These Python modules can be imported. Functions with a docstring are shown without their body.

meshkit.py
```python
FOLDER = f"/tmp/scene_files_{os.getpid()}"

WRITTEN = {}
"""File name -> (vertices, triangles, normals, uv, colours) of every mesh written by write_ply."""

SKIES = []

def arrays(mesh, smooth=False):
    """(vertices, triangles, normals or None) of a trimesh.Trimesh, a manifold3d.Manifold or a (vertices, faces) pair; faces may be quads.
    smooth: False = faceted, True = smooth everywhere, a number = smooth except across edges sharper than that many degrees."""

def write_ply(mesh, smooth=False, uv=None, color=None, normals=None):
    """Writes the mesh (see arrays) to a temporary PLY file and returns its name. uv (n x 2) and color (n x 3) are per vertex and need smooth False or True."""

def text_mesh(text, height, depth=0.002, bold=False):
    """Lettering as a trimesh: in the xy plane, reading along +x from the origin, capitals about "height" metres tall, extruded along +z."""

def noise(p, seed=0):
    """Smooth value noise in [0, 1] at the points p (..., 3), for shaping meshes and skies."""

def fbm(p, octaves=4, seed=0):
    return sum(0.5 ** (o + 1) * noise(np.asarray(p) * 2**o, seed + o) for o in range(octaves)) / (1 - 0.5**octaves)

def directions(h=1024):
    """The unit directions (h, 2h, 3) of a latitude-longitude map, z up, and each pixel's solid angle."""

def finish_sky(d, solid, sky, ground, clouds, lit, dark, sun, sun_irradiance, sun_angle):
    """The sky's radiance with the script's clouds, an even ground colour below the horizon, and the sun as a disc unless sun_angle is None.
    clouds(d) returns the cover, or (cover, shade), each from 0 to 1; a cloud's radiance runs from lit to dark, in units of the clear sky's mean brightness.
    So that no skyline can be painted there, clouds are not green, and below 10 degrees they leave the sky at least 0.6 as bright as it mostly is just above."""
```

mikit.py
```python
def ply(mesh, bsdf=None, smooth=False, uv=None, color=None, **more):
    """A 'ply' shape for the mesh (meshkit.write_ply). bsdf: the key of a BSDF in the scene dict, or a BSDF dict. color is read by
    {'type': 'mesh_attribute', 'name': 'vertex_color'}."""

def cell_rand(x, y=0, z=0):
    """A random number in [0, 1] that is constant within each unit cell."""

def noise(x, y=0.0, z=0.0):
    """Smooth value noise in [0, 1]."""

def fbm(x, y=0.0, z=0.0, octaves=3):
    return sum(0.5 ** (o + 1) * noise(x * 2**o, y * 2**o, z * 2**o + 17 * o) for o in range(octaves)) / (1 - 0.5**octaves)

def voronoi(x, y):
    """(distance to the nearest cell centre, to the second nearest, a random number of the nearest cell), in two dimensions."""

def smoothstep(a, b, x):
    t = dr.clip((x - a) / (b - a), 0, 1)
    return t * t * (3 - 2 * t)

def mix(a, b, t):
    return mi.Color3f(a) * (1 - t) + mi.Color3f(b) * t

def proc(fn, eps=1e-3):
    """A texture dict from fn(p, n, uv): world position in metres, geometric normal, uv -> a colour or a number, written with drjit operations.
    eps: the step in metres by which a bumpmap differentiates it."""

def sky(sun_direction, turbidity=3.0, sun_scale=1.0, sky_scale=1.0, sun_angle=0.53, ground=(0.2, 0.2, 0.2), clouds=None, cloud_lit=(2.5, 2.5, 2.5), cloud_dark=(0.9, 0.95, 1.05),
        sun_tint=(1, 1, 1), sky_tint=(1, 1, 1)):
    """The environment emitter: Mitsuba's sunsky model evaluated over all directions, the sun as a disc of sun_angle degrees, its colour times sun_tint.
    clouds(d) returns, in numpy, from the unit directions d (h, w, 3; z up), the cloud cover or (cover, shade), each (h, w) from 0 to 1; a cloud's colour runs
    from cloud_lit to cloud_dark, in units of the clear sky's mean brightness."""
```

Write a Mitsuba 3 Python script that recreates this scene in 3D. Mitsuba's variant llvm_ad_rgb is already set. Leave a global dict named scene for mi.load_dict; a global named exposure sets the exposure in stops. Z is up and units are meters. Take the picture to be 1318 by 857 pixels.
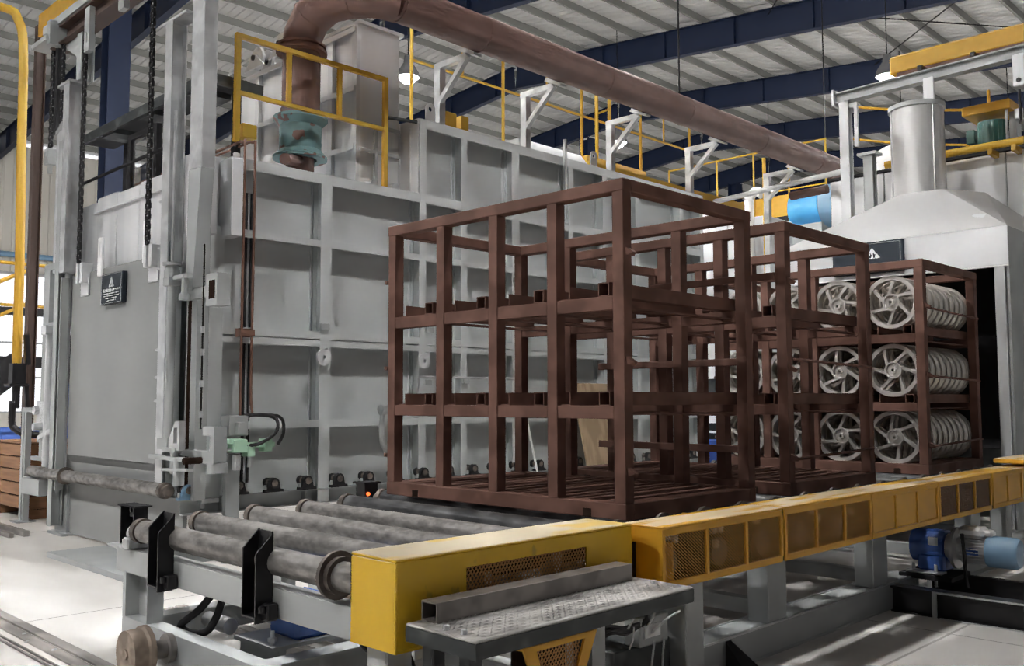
import math, random
import numpy as np, trimesh, mitsuba as mi, mikit, meshkit
import drjit as dr
from mikit import noise, fbm, smoothstep, mix
from trimesh.creation import extrude_polygon
from shapely.geometry import Polygon

T4 = mi.ScalarTransform4f
scene, labels = {}, {}
random.seed(7); rng = np.random.default_rng(7)

# ------------------------------------------------------------------ camera, sky, lamps, exposure
exposure = 0.0
YAW, PITCH, ROLL = [math.radians(a) for a in (44.775, 4.119, -0.109)]
fw = np.array([math.cos(YAW) * math.cos(PITCH), math.sin(YAW) * math.cos(PITCH), math.sin(PITCH)])
rt = np.array([math.sin(YAW), -math.cos(YAW), 0.0]); up = np.cross(rt, fw)
up = -math.sin(ROLL) * rt + math.cos(ROLL) * up
EYE = [0.0, 0.0, 1.5]
scene['camera'] = {'type': 'perspective', 'fov_axis': 'x', 'fov': math.degrees(2 * math.atan(659 / 1198.2)), 'near_clip': 0.05, 'far_clip': 300.0,
                   'to_world': T4().look_at(origin=EYE, target=[float(a) for a in (np.array(EYE) + fw)], up=[float(a) for a in up])}
scene['daylight'] = {'type': 'constant', 'radiance': {'type': 'rgb', 'value': [1.25, 1.28, 1.34]}}
LAMP = 1640.0
LAMP_X, LAMP_Y, LAMP_Z = (-3.9, 5.9, 14.68, 23.3, 32.9), (3.7, 9.57, 18.3), 9.8

# ------------------------------------------------------------------ materials
def rgb(*c): return {'type': 'rgb', 'value': list(c)}
def mat(name, bsdf): scene['mat_' + name] = {'type': 'twosided', 'bsdf': bsdf}
def pr(name, col, rough=0.5, metal=0.0, **kw):
    mat(name, {'type': 'principled', 'base_color': col if isinstance(col, dict) else rgb(*col), 'roughness': rough, 'metallic': metal, **kw})
def mottled(a, b, s, stretch=(1, 1, 1), lo=0.35, hi=0.65, oct=3):
    return mikit.proc(lambda p, n, uv: mix(a, b, smoothstep(lo, hi, fbm(p.x * s * stretch[0], p.y * s * stretch[1], p.z * s * stretch[2], oct))))

def f_floor(p, n, uv):
    big = fbm(p.x * 0.35, p.y * 0.35, 1.0, 4)
    fine = fbm(p.x * 3.1, p.y * 1.3, 4.0, 3)
    c = mix((0.47, 0.45, 0.425), (0.53, 0.51, 0.487), smoothstep(0.32, 0.62, big * 0.65 + fine * 0.35))
    jx = dr.abs(p.x / 4.2 - dr.floor(p.x / 4.2) - 0.5); jy = dr.abs(p.y / 4.6 - dr.floor(p.y / 4.6) - 0.5)
    j = smoothstep(0.0015, 0.003, dr.minimum(jx, jy))
    return c * (0.6 + 0.4 * j)
pr('floor', mikit.proc(f_floor), 0.5, specular=0.35)
pr('grey', mottled((0.48, 0.505, 0.51), (0.53, 0.555, 0.56), 0.9, (1, 1, 0.4)), 0.42, specular=0.4)
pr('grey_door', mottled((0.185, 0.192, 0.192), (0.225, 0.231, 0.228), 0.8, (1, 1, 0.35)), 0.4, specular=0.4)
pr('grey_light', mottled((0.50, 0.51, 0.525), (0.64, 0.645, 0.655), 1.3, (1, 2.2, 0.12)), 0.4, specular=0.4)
pr('grey_pale', (0.55, 0.56, 0.575), 0.42)
pr('frame_grey', mottled((0.27, 0.285, 0.29), (0.33, 0.345, 0.345), 1.5), 0.45)
pr('galv', mottled((0.42, 0.43, 0.44), (0.54, 0.55, 0.56), 6.0), 0.36, 0.55)
pr('white', (0.82, 0.82, 0.82), 0.45)
mat('hood_white', {'type': 'roughplastic', 'diffuse_reflectance': rgb(.44, .435, .43), 'alpha': 0.4, 'int_ior': 1.25})
pr('grey_sheet', (0.68, 0.69, 0.70), 0.45)
mat('rust', {'type': 'roughplastic', 'diffuse_reflectance': mottled((0.078, 0.041, 0.032), (0.116, 0.062, 0.049), 5.0), 'alpha': 0.32, 'int_ior': 1.22, 'specular_reflectance': 0.6})
pr('rust_dark', (0.03, 0.017, 0.014), 0.7)
def f_roller(p, n, uv):
    a = fbm(p.x * 5.0, p.y * 3.0, p.z * 5.0, 4); b = fbm(p.x * 24.0, p.y * 14.0, p.z * 24.0 + 3.0, 3)
    return mix((0.085, 0.08, 0.076), (0.235, 0.225, 0.215), smoothstep(0.3, 0.7, a * 0.6 + b * 0.4))
pr('roller', mikit.proc(f_roller), 0.38, 0.6)
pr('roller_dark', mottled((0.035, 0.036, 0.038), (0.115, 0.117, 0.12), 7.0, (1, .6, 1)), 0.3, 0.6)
def f_yellow(p, n, uv):
    a = fbm(p.x * 6.0, p.y * 9.0, p.z * 6.0, 3)
    dust = (0.35 + 0.65 * smoothstep(0.34, 0.60, fbm(p.x * 4.0, p.y * 8.0, 2.0, 4))) * smoothstep(0.5, 0.9, n.z) * 0.8
    c = mix((0.63, 0.375, 0.018), (0.72, 0.445, 0.028), a)
    sc = smoothstep(0.70, 0.78, fbm(p.x * 22.0, p.y * 22.0, p.z * 9.0, 3))
    c = mix(c, (0.40, 0.27, 0.05), sc * 0.7)
    return mix(c, (0.55, 0.50, 0.42), dust)
mat('yellow', {'type': 'roughplastic', 'diffuse_reflectance': mikit.proc(f_yellow), 'alpha': 0.25, 'int_ior': 1.4})
def f_yellow2(p, n, uv):
    a = fbm(p.x * 5.0, p.y * 9.0, p.z * 8.0, 3)
    dust = smoothstep(0.40, 0.62, fbm(p.x * 2.0, p.y * 14.0, 2.0, 4)) * smoothstep(0.5, 0.9, n.z) * 0.7
    return mix(mix((0.49, 0.245, 0.020), (0.59, 0.305, 0.031), a), (0.60, 0.52, 0.40), dust)
mat('ochre', {'type': 'roughplastic', 'diffuse_reflectance': mikit.proc(f_yellow2), 'alpha': 0.25, 'int_ior': 1.35})
mat('rail_yellow', {'type': 'roughplastic', 'diffuse_reflectance': rgb(.50, .28, .03), 'alpha': 0.22, 'int_ior': 1.4})
mat('mesh_brown', {'type': 'roughplastic', 'diffuse_reflectance': rgb(.36, .19, .075), 'alpha': 0.35, 'int_ior': 1.2})
mat('mesh_ochre', {'type': 'roughplastic', 'diffuse_reflectance': rgb(.46, .25, .075), 'alpha': 0.35, 'int_ior': 1.2})
mat('mesh_dark', {'type': 'roughplastic', 'diffuse_reflectance': rgb(.085, .04, .016), 'alpha': 0.35, 'int_ior': 1.2})
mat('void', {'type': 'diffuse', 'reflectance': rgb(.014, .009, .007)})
mat('black', {'type': 'roughplastic', 'diffuse_reflectance': rgb(.007, .007, .008), 'alpha': 0.25, 'int_ior': 1.3})
mat('black_matt', {'type': 'diffuse', 'reflectance': rgb(.018, .018, .019)})
pr('tread', mottled((0.16, 0.155, 0.15), (0.40, 0.39, 0.375), 5.0, (1, 3, 1), 0.3, 0.7, 4), 0.42, 0.35)
mat('step_dark', {'type': 'roughplastic', 'diffuse_reflectance': mottled((0.018, 0.021, 0.022), (0.055, 0.06, 0.06), 7.0, lo=0.5, hi=0.8), 'alpha': 0.3, 'int_ior': 1.3})
pr('tube_steel', mottled((0.10, 0.09, 0.085), (0.17, 0.155, 0.145), 9.0), 0.45, 0.5)
mat('navy', {'type': 'roughplastic', 'diffuse_reflectance': rgb(.0075, .014, .037), 'alpha': 0.35, 'int_ior': 1.3})
mat('brown_dark', {'type': 'roughplastic', 'diffuse_reflectance': rgb(.05, .031, .025), 'alpha': 0.35, 'int_ior': 1.3})
pr('roof', mottled((0.47, 0.47, 0.465), (0.52, 0.52, 0.515), 0.25), 0.6)
pr('purlin', (0.17, 0.175, 0.165), 0.55)
pr('wall', (0.50, 0.48, 0.44), 0.6)
pr('wall_dark', (0.10, 0.10, 0.105), 0.7)
def f_pipe(p, n, uv):
    a = fbm(p.x * 2.2, p.y * 2.2, p.z * 2.2, 4)
    return mix((0.07, 0.036, 0.030), (0.108, 0.062, 0.054), smoothstep(0.3, 0.7, a))
pr('pipe', mikit.proc(f_pipe), 0.42, specular=0.35)
def f_teal(p, n, uv):
    a = fbm(p.x * 7.0 + 3.1, p.y * 7.0, p.z * 7.0 + 1.7, 3)
    return mix((0.082, 0.16, 0.17), (0.09, 0.045, 0.038), smoothstep(0.655, 0.675, a))
pr('teal', mikit.proc(f_teal), 0.5)
pr('alu', (0.78, 0.76, 0.73), 0.30, 0.8)
pr('alu_dull', mottled((0.58, 0.55, 0.51), (0.70, 0.67, 0.63), 9.0), 0.42, 0.7)
pr('copper', (0.12, 0.06, 0.042), 0.45, 0.3)
pr('motor_blue', (0.025, 0.07, 0.25), 0.35)
pr('motor_pale', (0.14, 0.25, 0.37), 0.4)
pr('motor_silver', (0.62, 0.62, 0.62), 0.35, 0.6)
pr('green_dark', (0.018, 0.075, 0.062), 0.4)
pr('green_valve', (0.36, 0.56, 0.42), 0.5)
pr('blue_paint', (0.05, 0.28, 0.58), 0.4)
pr('blue_box', (0.035, 0.085, 0.30), 0.45)
mat('sign', {'type': 'roughplastic', 'diffuse_reflectance': rgb(.012, .017, .024), 'alpha': 0.3, 'int_ior': 1.25})
pr('stainless', mottled((0.50, 0.50, 0.495), (0.62, 0.62, 0.615), 1.6, (1, 1, 0.15)), 0.38, 0.6)
def f_wood(p, n, uv):
    g = fbm(p.x * 2.0, p.y * 2.0, p.z * 22.0, 3)
    return mix((0.13, 0.062, 0.03), (0.23, 0.115, 0.056), g)
pr('wood', mikit.proc(f_wood), 0.65)
pr('plywood', mottled((0.30, 0.21, 0.125), (0.40, 0.29, 0.19), 4.0, (3, 3, 0.5)), 0.6)
pr('lettering', (0.85, 0.85, 0.85), 0.5)
pr('lamp_shell', (0.10, 0.10, 0.105), 0.5)
pr('wheel_rust', mottled((0.05, 0.042, 0.037), (0.12, 0.10, 0.085), 12.0), 0.5, 0.35)
pr('wheel_tan', mottled((0.15, 0.115, 0.09), (0.27, 0.215, 0.17), 9.0), 0.5, 0.3)
pr('rail_steel', mottled((0.13, 0.122, 0.115), (0.27, 0.255, 0.24), 6.0, (1, 0.3, 1)), 0.5, 0.3)
scene['mat_pane'] = {'type': 'thindielectric', 'int_ior': 1.5}
scene['mat_red_glow'] = {'type': 'twosided', 'bsdf': {'type': 'diffuse', 'reflectance': rgb(0.4, 0.02, 0.01)}}

# ------------------------------------------------------------------ helpers
USED = {}
def numbered(k):
    n = USED.get(k, -1) + 1; USED[k] = n
    return k if n == 0 else f'{k}_{n:03d}'
def thing(name, label, cat, group=None, kind=None):
    k = numbered(name); labels[k] = {'label': label, 'category': cat}
    if group: labels[k]['group'] = group
    if kind: labels[k]['kind'] = kind
    return k
def put(key, mesh, m, smooth=False, **kw):
    if isinstance(mesh, list): mesh = cat(mesh)
    scene[key] = mikit.ply(mesh, 'mat_' + m, smooth=smooth, **kw); return key
def part(t, name, mesh, m, smooth=False, label=None, kind=None):
    if isinstance(mesh, list): return [part(t, name, q, m, smooth, label, kind) for q in mesh][-1]
    k = numbered(t + '__' + name)
    put(k, mesh, m, smooth)
    if label or kind:
        labels[k] = {}
        if label: labels[k]['label'] = label
        if kind: labels[k]['kind'] = kind
    return k
def one(name, label, cat, mesh, m, smooth=False, group=None, kind=None):
    return put(thing(name, label, cat, group, kind), mesh, m, smooth)
def struct(name, mesh, m, smooth=False, label=None):
    k = numbered(name); put(k, mesh, m, smooth); labels[k] = {'kind': 'structure', 'label': label or name.replace('_', ' '), 'category': name.split('_')[0]}; return k
def cat(ms): return trimesh.util.concatenate([m for m in ms if m is not None])
def box(x0, x1, y0, y1, z0, z1):
    m = trimesh.creation.box((abs(x1 - x0), abs(y1 - y0), abs(z1 - z0)))
    m.apply_translation(((x0 + x1) / 2, (y0 + y1) / 2, (z0 + z1) / 2)); return m
def cbox(x0, x1, y0, y1, z0, z1, b=0.006):
    b = min(b, abs(x1 - x0) * .3, abs(y1 - y0) * .3, abs(z1 - z0) * .3)
    h = np.array([abs(x1 - x0), abs(y1 - y0), abs(z1 - z0)]) / 2
    pts = []
    for s in np.ndindex(2, 2, 2):
        s = np.array(s) * 2 - 1
        for k in range(3):
            q = h - b; q[k] = h[k]; pts.append(s * q)
    m = trimesh.convex.convex_hull(np.array(pts)); m.apply_translation(((x0 + x1) / 2, (y0 + y1) / 2, (z0 + z1) / 2)); return m
def frame_of(a, b):
    a, b = np.asarray(a, float), np.asarray(b, float); d = b - a; L = np.linalg.norm(d); d /= L
    u = np.cross(d, [0, 0, 1.0] if abs(d[2]) < .95 else [1.0, 0, 0]); u /= np.linalg.norm(u); v = np.cross(u, d)
    return a, d, L, u, v
def rod(a, b, r, n=12, r2=None):
    return loft([a, b], [r, r if r2 is None else r2], n)
def loft(pts, rs, n=12, caps=True):
    pts = np.asarray(pts, float); rs = np.broadcast_to(rs, (len(pts),)); V, Fs = [], []
    t = np.gradient(pts, axis=0); t /= np.linalg.norm(t, axis=1, keepdims=True) + 1e-12
    u = np.cross(t[0], [0, 0, 1.0] if abs(t[0][2]) < .9 else [1.0, 0, 0]); u /= np.linalg.norm(u)
    ang = np.arange(n) * 2 * np.pi / n
    for p, d, r in zip(pts, t, rs):
        u = u - d * (u @ d); u /= np.linalg.norm(u); v = np.cross(d, u)
        V.append(p + r * (np.cos(ang)[:, None] * u + np.sin(ang)[:, None] * v))
    k = len(pts); V = np.vstack(V)
    for i in range(k - 1):
        for j in range(n):
            a, b = i * n + j, i * n + (j + 1) % n; Fs += [[a, b, b + n], [a, b + n, a + n]]
    if caps:
        V = np.vstack([V, pts[:1], pts[-1:]]); c0, c1 = k * n, k * n + 1
        for j in range(n): Fs += [[c0, (j + 1) % n, j], [c1, (k - 1) * n + j, (k - 1) * n + (j + 1) % n]]
    return trimesh.Trimesh(V, np.array(Fs), process=False)
def curve(pts, r, n=10, k=8):
    """tube through the points, rounded"""
    P = np.asarray(pts, float); P = np.vstack([2 * P[0] - P[1], P, 2 * P[-1] - P[-2]]); out = []
    for i in range(1, len(P) - 2):
        for s in np.linspace(0, 1, k, endpoint=False):
            a, b, c, d = P[i - 1], P[i], P[i + 1], P[i + 2]
            out.append(0.5 * (2 * b + (c - a) * s + (2 * a - 5 * b + 4 * c - d) * s * s + (3 * b - a - 3 * c + d) * s ** 3))
    out.append(P[-2]); return loft(out, r, n)
def bar(a, b, w, h, z_up=None):
    """rectangular bar a-b: w across, h in the 'up' direction"""
    a, d, L, u, v = frame_of(a, b)
    m = trimesh.creation.box((w, h, L)); M = np.eye(4); M[:3, 0], M[:3, 1], M[:3, 2], M[:3, 3] = u, v, d, a + d * L / 2
    m.apply_transform(M); return m
def prof(poly, a, b, x_dir, y_dir):
    """extrude the 2-d outline from a to b, its axes along x_dir and y_dir"""
    a, b = np.asarray(a, float), np.asarray(b, float)
    m = extrude_polygon(poly if isinstance(poly, Polygon) else Polygon(poly), np.linalg.norm(b - a), engine='earcut')
    M = np.eye(4); M[:3, 0], M[:3, 1], M[:3, 2], M[:3, 3] = x_dir, y_dir, (b - a) / np.linalg.norm(b - a), a
    m.apply_transform(M)
    if np.linalg.det(M[:3, :3]) < 0: m.invert()
    return m
def hpoly(w, h, t=0.012, tw=0.009):
    return Polygon([(-w/2, -h/2), (w/2, -h/2), (w/2, -h/2+t), (tw/2, -h/2+t), (tw/2, h/2-t), (w/2, h/2-t), (w/2, h/2), (-w/2, h/2), (-w/2, h/2-t), (-tw/2, h/2-t), (-tw/2, -h/2+t), (-w/2, -h/2+t)])
def cpoly(w, h, t=0.008):
    return Polygon([(0, -h/2), (w, -h/2), (w, -h/2+t), (t, -h/2+t), (t, h/2-t), (w, h/2-t), (w, h/2), (0, h/2)])
def tubepoly(w, h, t=0.005):
    return Polygon([(-w/2, -h/2), (w/2, -h/2), (w/2, h/2), (-w/2, h/2)], [[(-w/2+t, -h/2+t), (w/2-t, -h/2+t), (w/2-t, h/2-t), (-w/2+t, h/2-t)]])
def ring(c, axis, r_out, r_in, th, n=28):
    """washer: starts at c, thickness th along axis"""
    c, axis = np.asarray(c, float), np.asarray(axis, float); axis /= np.linalg.norm(axis)
    m = trimesh.creation.annulus(r_in, r_out, th, sections=n) if r_in > 0 else trimesh.creation.cylinder(r_out, th, sections=n)
    m.apply_transform(trimesh.geometry.align_vectors([0, 0, 1], axis)); m.apply_translation(c + axis * th / 2); return m
def lathe(profile, c, axis, n=28):
    """revolve (r, h) points about the axis through c"""
    m = trimesh.creation.revolve(np.array(profile, float), sections=n)
    m.apply_transform(trimesh.geometry.align_vectors([0, 0, 1], np.asarray(axis, float))); m.apply_translation(c); return m
def hull(pts): return trimesh.convex.convex_hull(np.asarray(pts, float))
X, Y, Z = np.eye(3)
def lattice(x0, x1, z0, z1, y, pitch_x, pitch_z, w, t, both=True):
    """diamond mesh of thin strands in the plane y"""
    ms = []; W, H = x1 - x0, z1 - z0; slope = pitch_z / pitch_x; reach = H / slope
    for s in ((1, -1) if both else (-1,)):
        u = -reach
        while u < W:
            a, b = max(0, u), min(W, u + reach)
            if b - a > 1e-3:
                za, zb = (a - u) * slope, (b - u) * slope
                if s < 0: za, zb = H - za, H - zb
                ms.append(bar((x0 + a, y, z0 + za), (x0 + b, y, z0 + zb), t, w))
            u += pitch_x
    return cat(ms)
ORD = ['first', 'second', 'third', 'fourth', 'fifth', 'sixth', 'seventh', 'eighth', 'ninth', 'tenth', 'eleventh', 'twelfth', 'thirteenth', 'fourteenth', 'fifteenth', 'sixteenth', 'seventeenth', 'eighteenth', 'nineteenth', 'twentieth', 'twenty-first', 'twenty-second']

# ------------------------------------------------------------------ the hall
struct('floor', box(-22, 62, -14, 44, -0.25, 0), 'floor', label='pale dusty concrete floor of the hall')
RIDGE, SL = 24.0, 0.094
def roof_z(y): return 11.0 + 0.75 + SL * (y if y < RIDGE else 2 * RIDGE - y)
ceil = numbered('ceiling'); labels[ceil] = {'kind': 'structure', 'label': 'ribbed light grey steel sheet roof', 'category': 'ceiling'}
def roof_sheet(x0, x1, ya, yb):
    xs, zs = [], []
    x = x0
    while x < x1 - 1e-6:
        for dx, dz in ((0, 0), (0.20, 0), (0.225, 0.035), (0.275, 0.035), (0.30, 0)): xs.append(min(x + dx, x1)); zs.append(dz)
        x += 0.30
    xs, zs = np.array(xs), np.array(zs); k = len(xs)
    V = np.vstack([np.stack([xs, xs * 0 + y, zs + roof_z(y) + 0.22 - zs * 0], 1) for y in (ya, yb)])
    F = np.array([[i, i + 1, i + 1 + k] for i in range(k - 1)] + [[i, i + 1 + k, i + k] for i in range(k - 1)])
    top = trimesh.Trimesh(V, F, process=False); return top
BAYS = [-13.2, -6.9, -0.6, 5.6, 11.9, 18.1, 24.4, 30.6, 36.9, 43.1, 49.4, 55.6]
put(ceil, cat([roof_sheet(-16, 60, a, b) for a, b in ((-12, RIDGE), (RIDGE, 42.4))]), 'roof')
for i in range(-9, 46):
    y = RIDGE + 0.64 + (i - 22) * 1.28 if i >= 22 else RIDGE - 0.64 - (21 - i) * 1.28
    if y > 42.2 or y < -11.8: continue
    z = roof_z(y)
    part(ceil, 'purlin', prof([(0, 0), (0.075, 0), (0.075, 0.012), (0.012, 0.012), (0.012, 0.208), (0.075, 0.208), (0.075, 0.22), (0, 0.22)], (-16, y, z), (60, y, z), Y, Z), 'purlin')
for x in BAYS:
    hp = Polygon([(-.11, 0), (.11, 0), (.11, .02), (.008, .02), (.008, .86), (.11, .86), (.11, .88), (-.11, .88), (-.11, .86), (-.008, .86), (-.008, .02), (-.11, .02)])
    for ya, yb in ((-12, RIDGE), (RIDGE, 42.2)):
        a, b = np.array([x, ya, roof_z(ya) - .88]), np.array([x, yb, roof_z(yb) - .88])
        d = (b - a) / np.linalg.norm(b - a)
        stiff = [box(x - .105, x + .105, y - .006, y + .006, roof_z(y) - .86, roof_z(y) - .02) for y in np.arange(ya + 1.0, yb, 2.56)]
        part(ceil, 'rafter', cat([prof(hp, a, b, X, np.cross(X, d))] + stiff), 'navy', label='navy blue steel rafter')
for (xa, ya, xb, yb) in ((18.1, 8.0, 24.4, 13.5), (24.4, 8.0, 18.1, 13.5), (24.4, 7.0, 30.6, 13.0), (30.6, 7.0, 24.4, 13.0), (18.1, 2.5, 24.4, 8.0), (24.4, 2.5, 18.1, 8.0)):
    part(ceil, 'brace_rod', rod((xa, ya, roof_z(ya) - .15), (xb, yb, roof_z(yb) - .15), .018, 6), 'black')
# wall far left (plane y = 42): sheet above, window band below
def wall_sheet(x0, x1, z0, z1, y):
    xs, ys = [], []; x = x0
    while x < x1 - 1e-6:
        for dx, dy in ((0, 0), (0.34, 0), (0.37, -0.04), (0.45, -0.04), (0.48, 0)): xs.append(min(x + dx, x1)); ys.append(y + dy)
        x += 0.48
    k = len(xs); V = np.vstack([np.stack([xs, ys, np.full(k, z)], 1) for z in (z0, z1)])
    F = np.array([[i, i + 1 + k, i + 1] for i in range(k - 1)] + [[i, i + k, i + 1 + k] for i in range(k - 1)])
    return trimesh.Trimesh(V, F, process=False)
wl = struct('wall_left', cat([wall_sheet(-16, 60, 6.9, 12.3, 42.2), box(-16, 60, 42.22, 42.3, 6.8, 12.3), box(-16, 60, 42.1, 42.3, 0, 1.0)]), 'wall', label='beige ribbed sheet wall beyond the yellow stairs')
wn = 0
for x0 in np.arange(-16, 59, 6.3):
    wn += 1
    w = f'window_{wn}'; labels[w] = {'kind': 'structure', 'label': 'long low band of bright window in the left wall', 'category': 'window'}
    put(w, cat([box(x0, x0 + 6.3, 42.12, 42.2, z, z + .07) for z in (1.0, 2.45, 3.9, 5.35, 6.83)] + [box(x, x + .07, 42.12, 42.2, 1, 6.9) for x in (x0, x0 + 2.1, x0 + 4.2)]), 'frame_grey')
    part(w, 'pane', trimesh.Trimesh([(x0, 42.16, 1), (x0 + 6.3, 42.16, 1), (x0 + 6.3, 42.16, 6.9), (x0, 42.16, 6.9)], [[0, 2, 1], [0, 3, 2]], process=False), 'pane')
struct('wall_right', box(-16, 60, -12.2, -12, 0, 10.7), 'wall_dark', label='dark grey side wall behind the camera')
struct('wall_near', box(-16.2, -16, -12.2, 42.3, 0, 14.2), 'wall_dark', label='dark grey end wall behind the camera')
struct('wall_end', cat([box(60, 60.2, -12, 42.3, 0, 14.2)]), 'wall', label='beige end wall far behind the machines')
for i, (x, y) in enumerate(((10.35, 26.0), (31.0, 26.0), (43.1, 26.0))):
    lab = ['navy steel column seen through the chains above the furnace door', 'navy steel column behind the yellow crane platform, left one', 'navy steel column farthest back toward the end wall'][i]
    one('building_column', lab, 'column', prof(hpoly(.62, .5, .03, .02), (x, y, 0), (x, y, roof_z(y) - .86), X, Y), 'navy', group='navy steel columns of the hall')

# high-bay lamps: shade, globe (emits), hanging rod
for ix, x in enumerate(LAMP_X):
    for iy, y in enumerate(LAMP_Y):
        if (ix, iy) == (2, 0): continue
        
        lab = {(2, 2): 'glowing high bay lamp, the large bright one beside the grey flue tower', (3, 1): 'glowing high bay lamp at the end of the ochre crane beam above the hood',
               (3, 2): 'glowing high bay lamp seen between the pipe brackets, over the yellow railing', (4, 2): 'glowing high bay lamp low beside the pipe end, before the ochre girder'}.get((ix, iy), f'high bay lamp, {ORD[iy]} row from the camera side, {ORD[ix]} along it')
        t = thing('high_bay_lamp', lab, 'lamp', 'high bay lamps')
        part(t, 'shade', lathe([(0.02, .5), (.10, .5), (.12, .32), (.28, .06), (.30, -.06), (.285, -.06), (.265, .06), (.10, .30), (.02, .31)], (x, y, LAMP_Z), Z, 20), 'lamp_shell', 30)
        part(t, 'hanger', rod((x, y, LAMP_Z + .5), (x, y, roof_z(y) - .02 + .2), .012, 6), 'black')
        g = trimesh.creation.icosphere(2, .24); g.apply_translation((x, y, LAMP_Z))
        k = numbered(t + '__globe'); scene[k] = mikit.ply(g, 'mat_white', smooth=True, emitter={'type': 'area', 'radiance': rgb(LAMP, LAMP * .985, LAMP * .96)})
        labels[k] = {'label': 'glowing globe'}
# thin hanger rods in the roof
for i, (x, y, z1) in enumerate(((22.5, 10.9, 6.6), (12.0, 8.2, 6.2), (30.2, 12.0, 7.0), (8.2, 10.8, 6.3))):
    one('hanger_rod', ['thin black hanger rod dropping to the ochre beam end', 'thin black hanger rod above the middle of the brown pipe', 'thin black hanger rod left of the small right lamp', 'thin black hanger rod above the furnace top pulleys'][i], 'rod', rod((x, y, z1), (x, y, roof_z(y) + .24), .016, 6), 'black')

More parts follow.
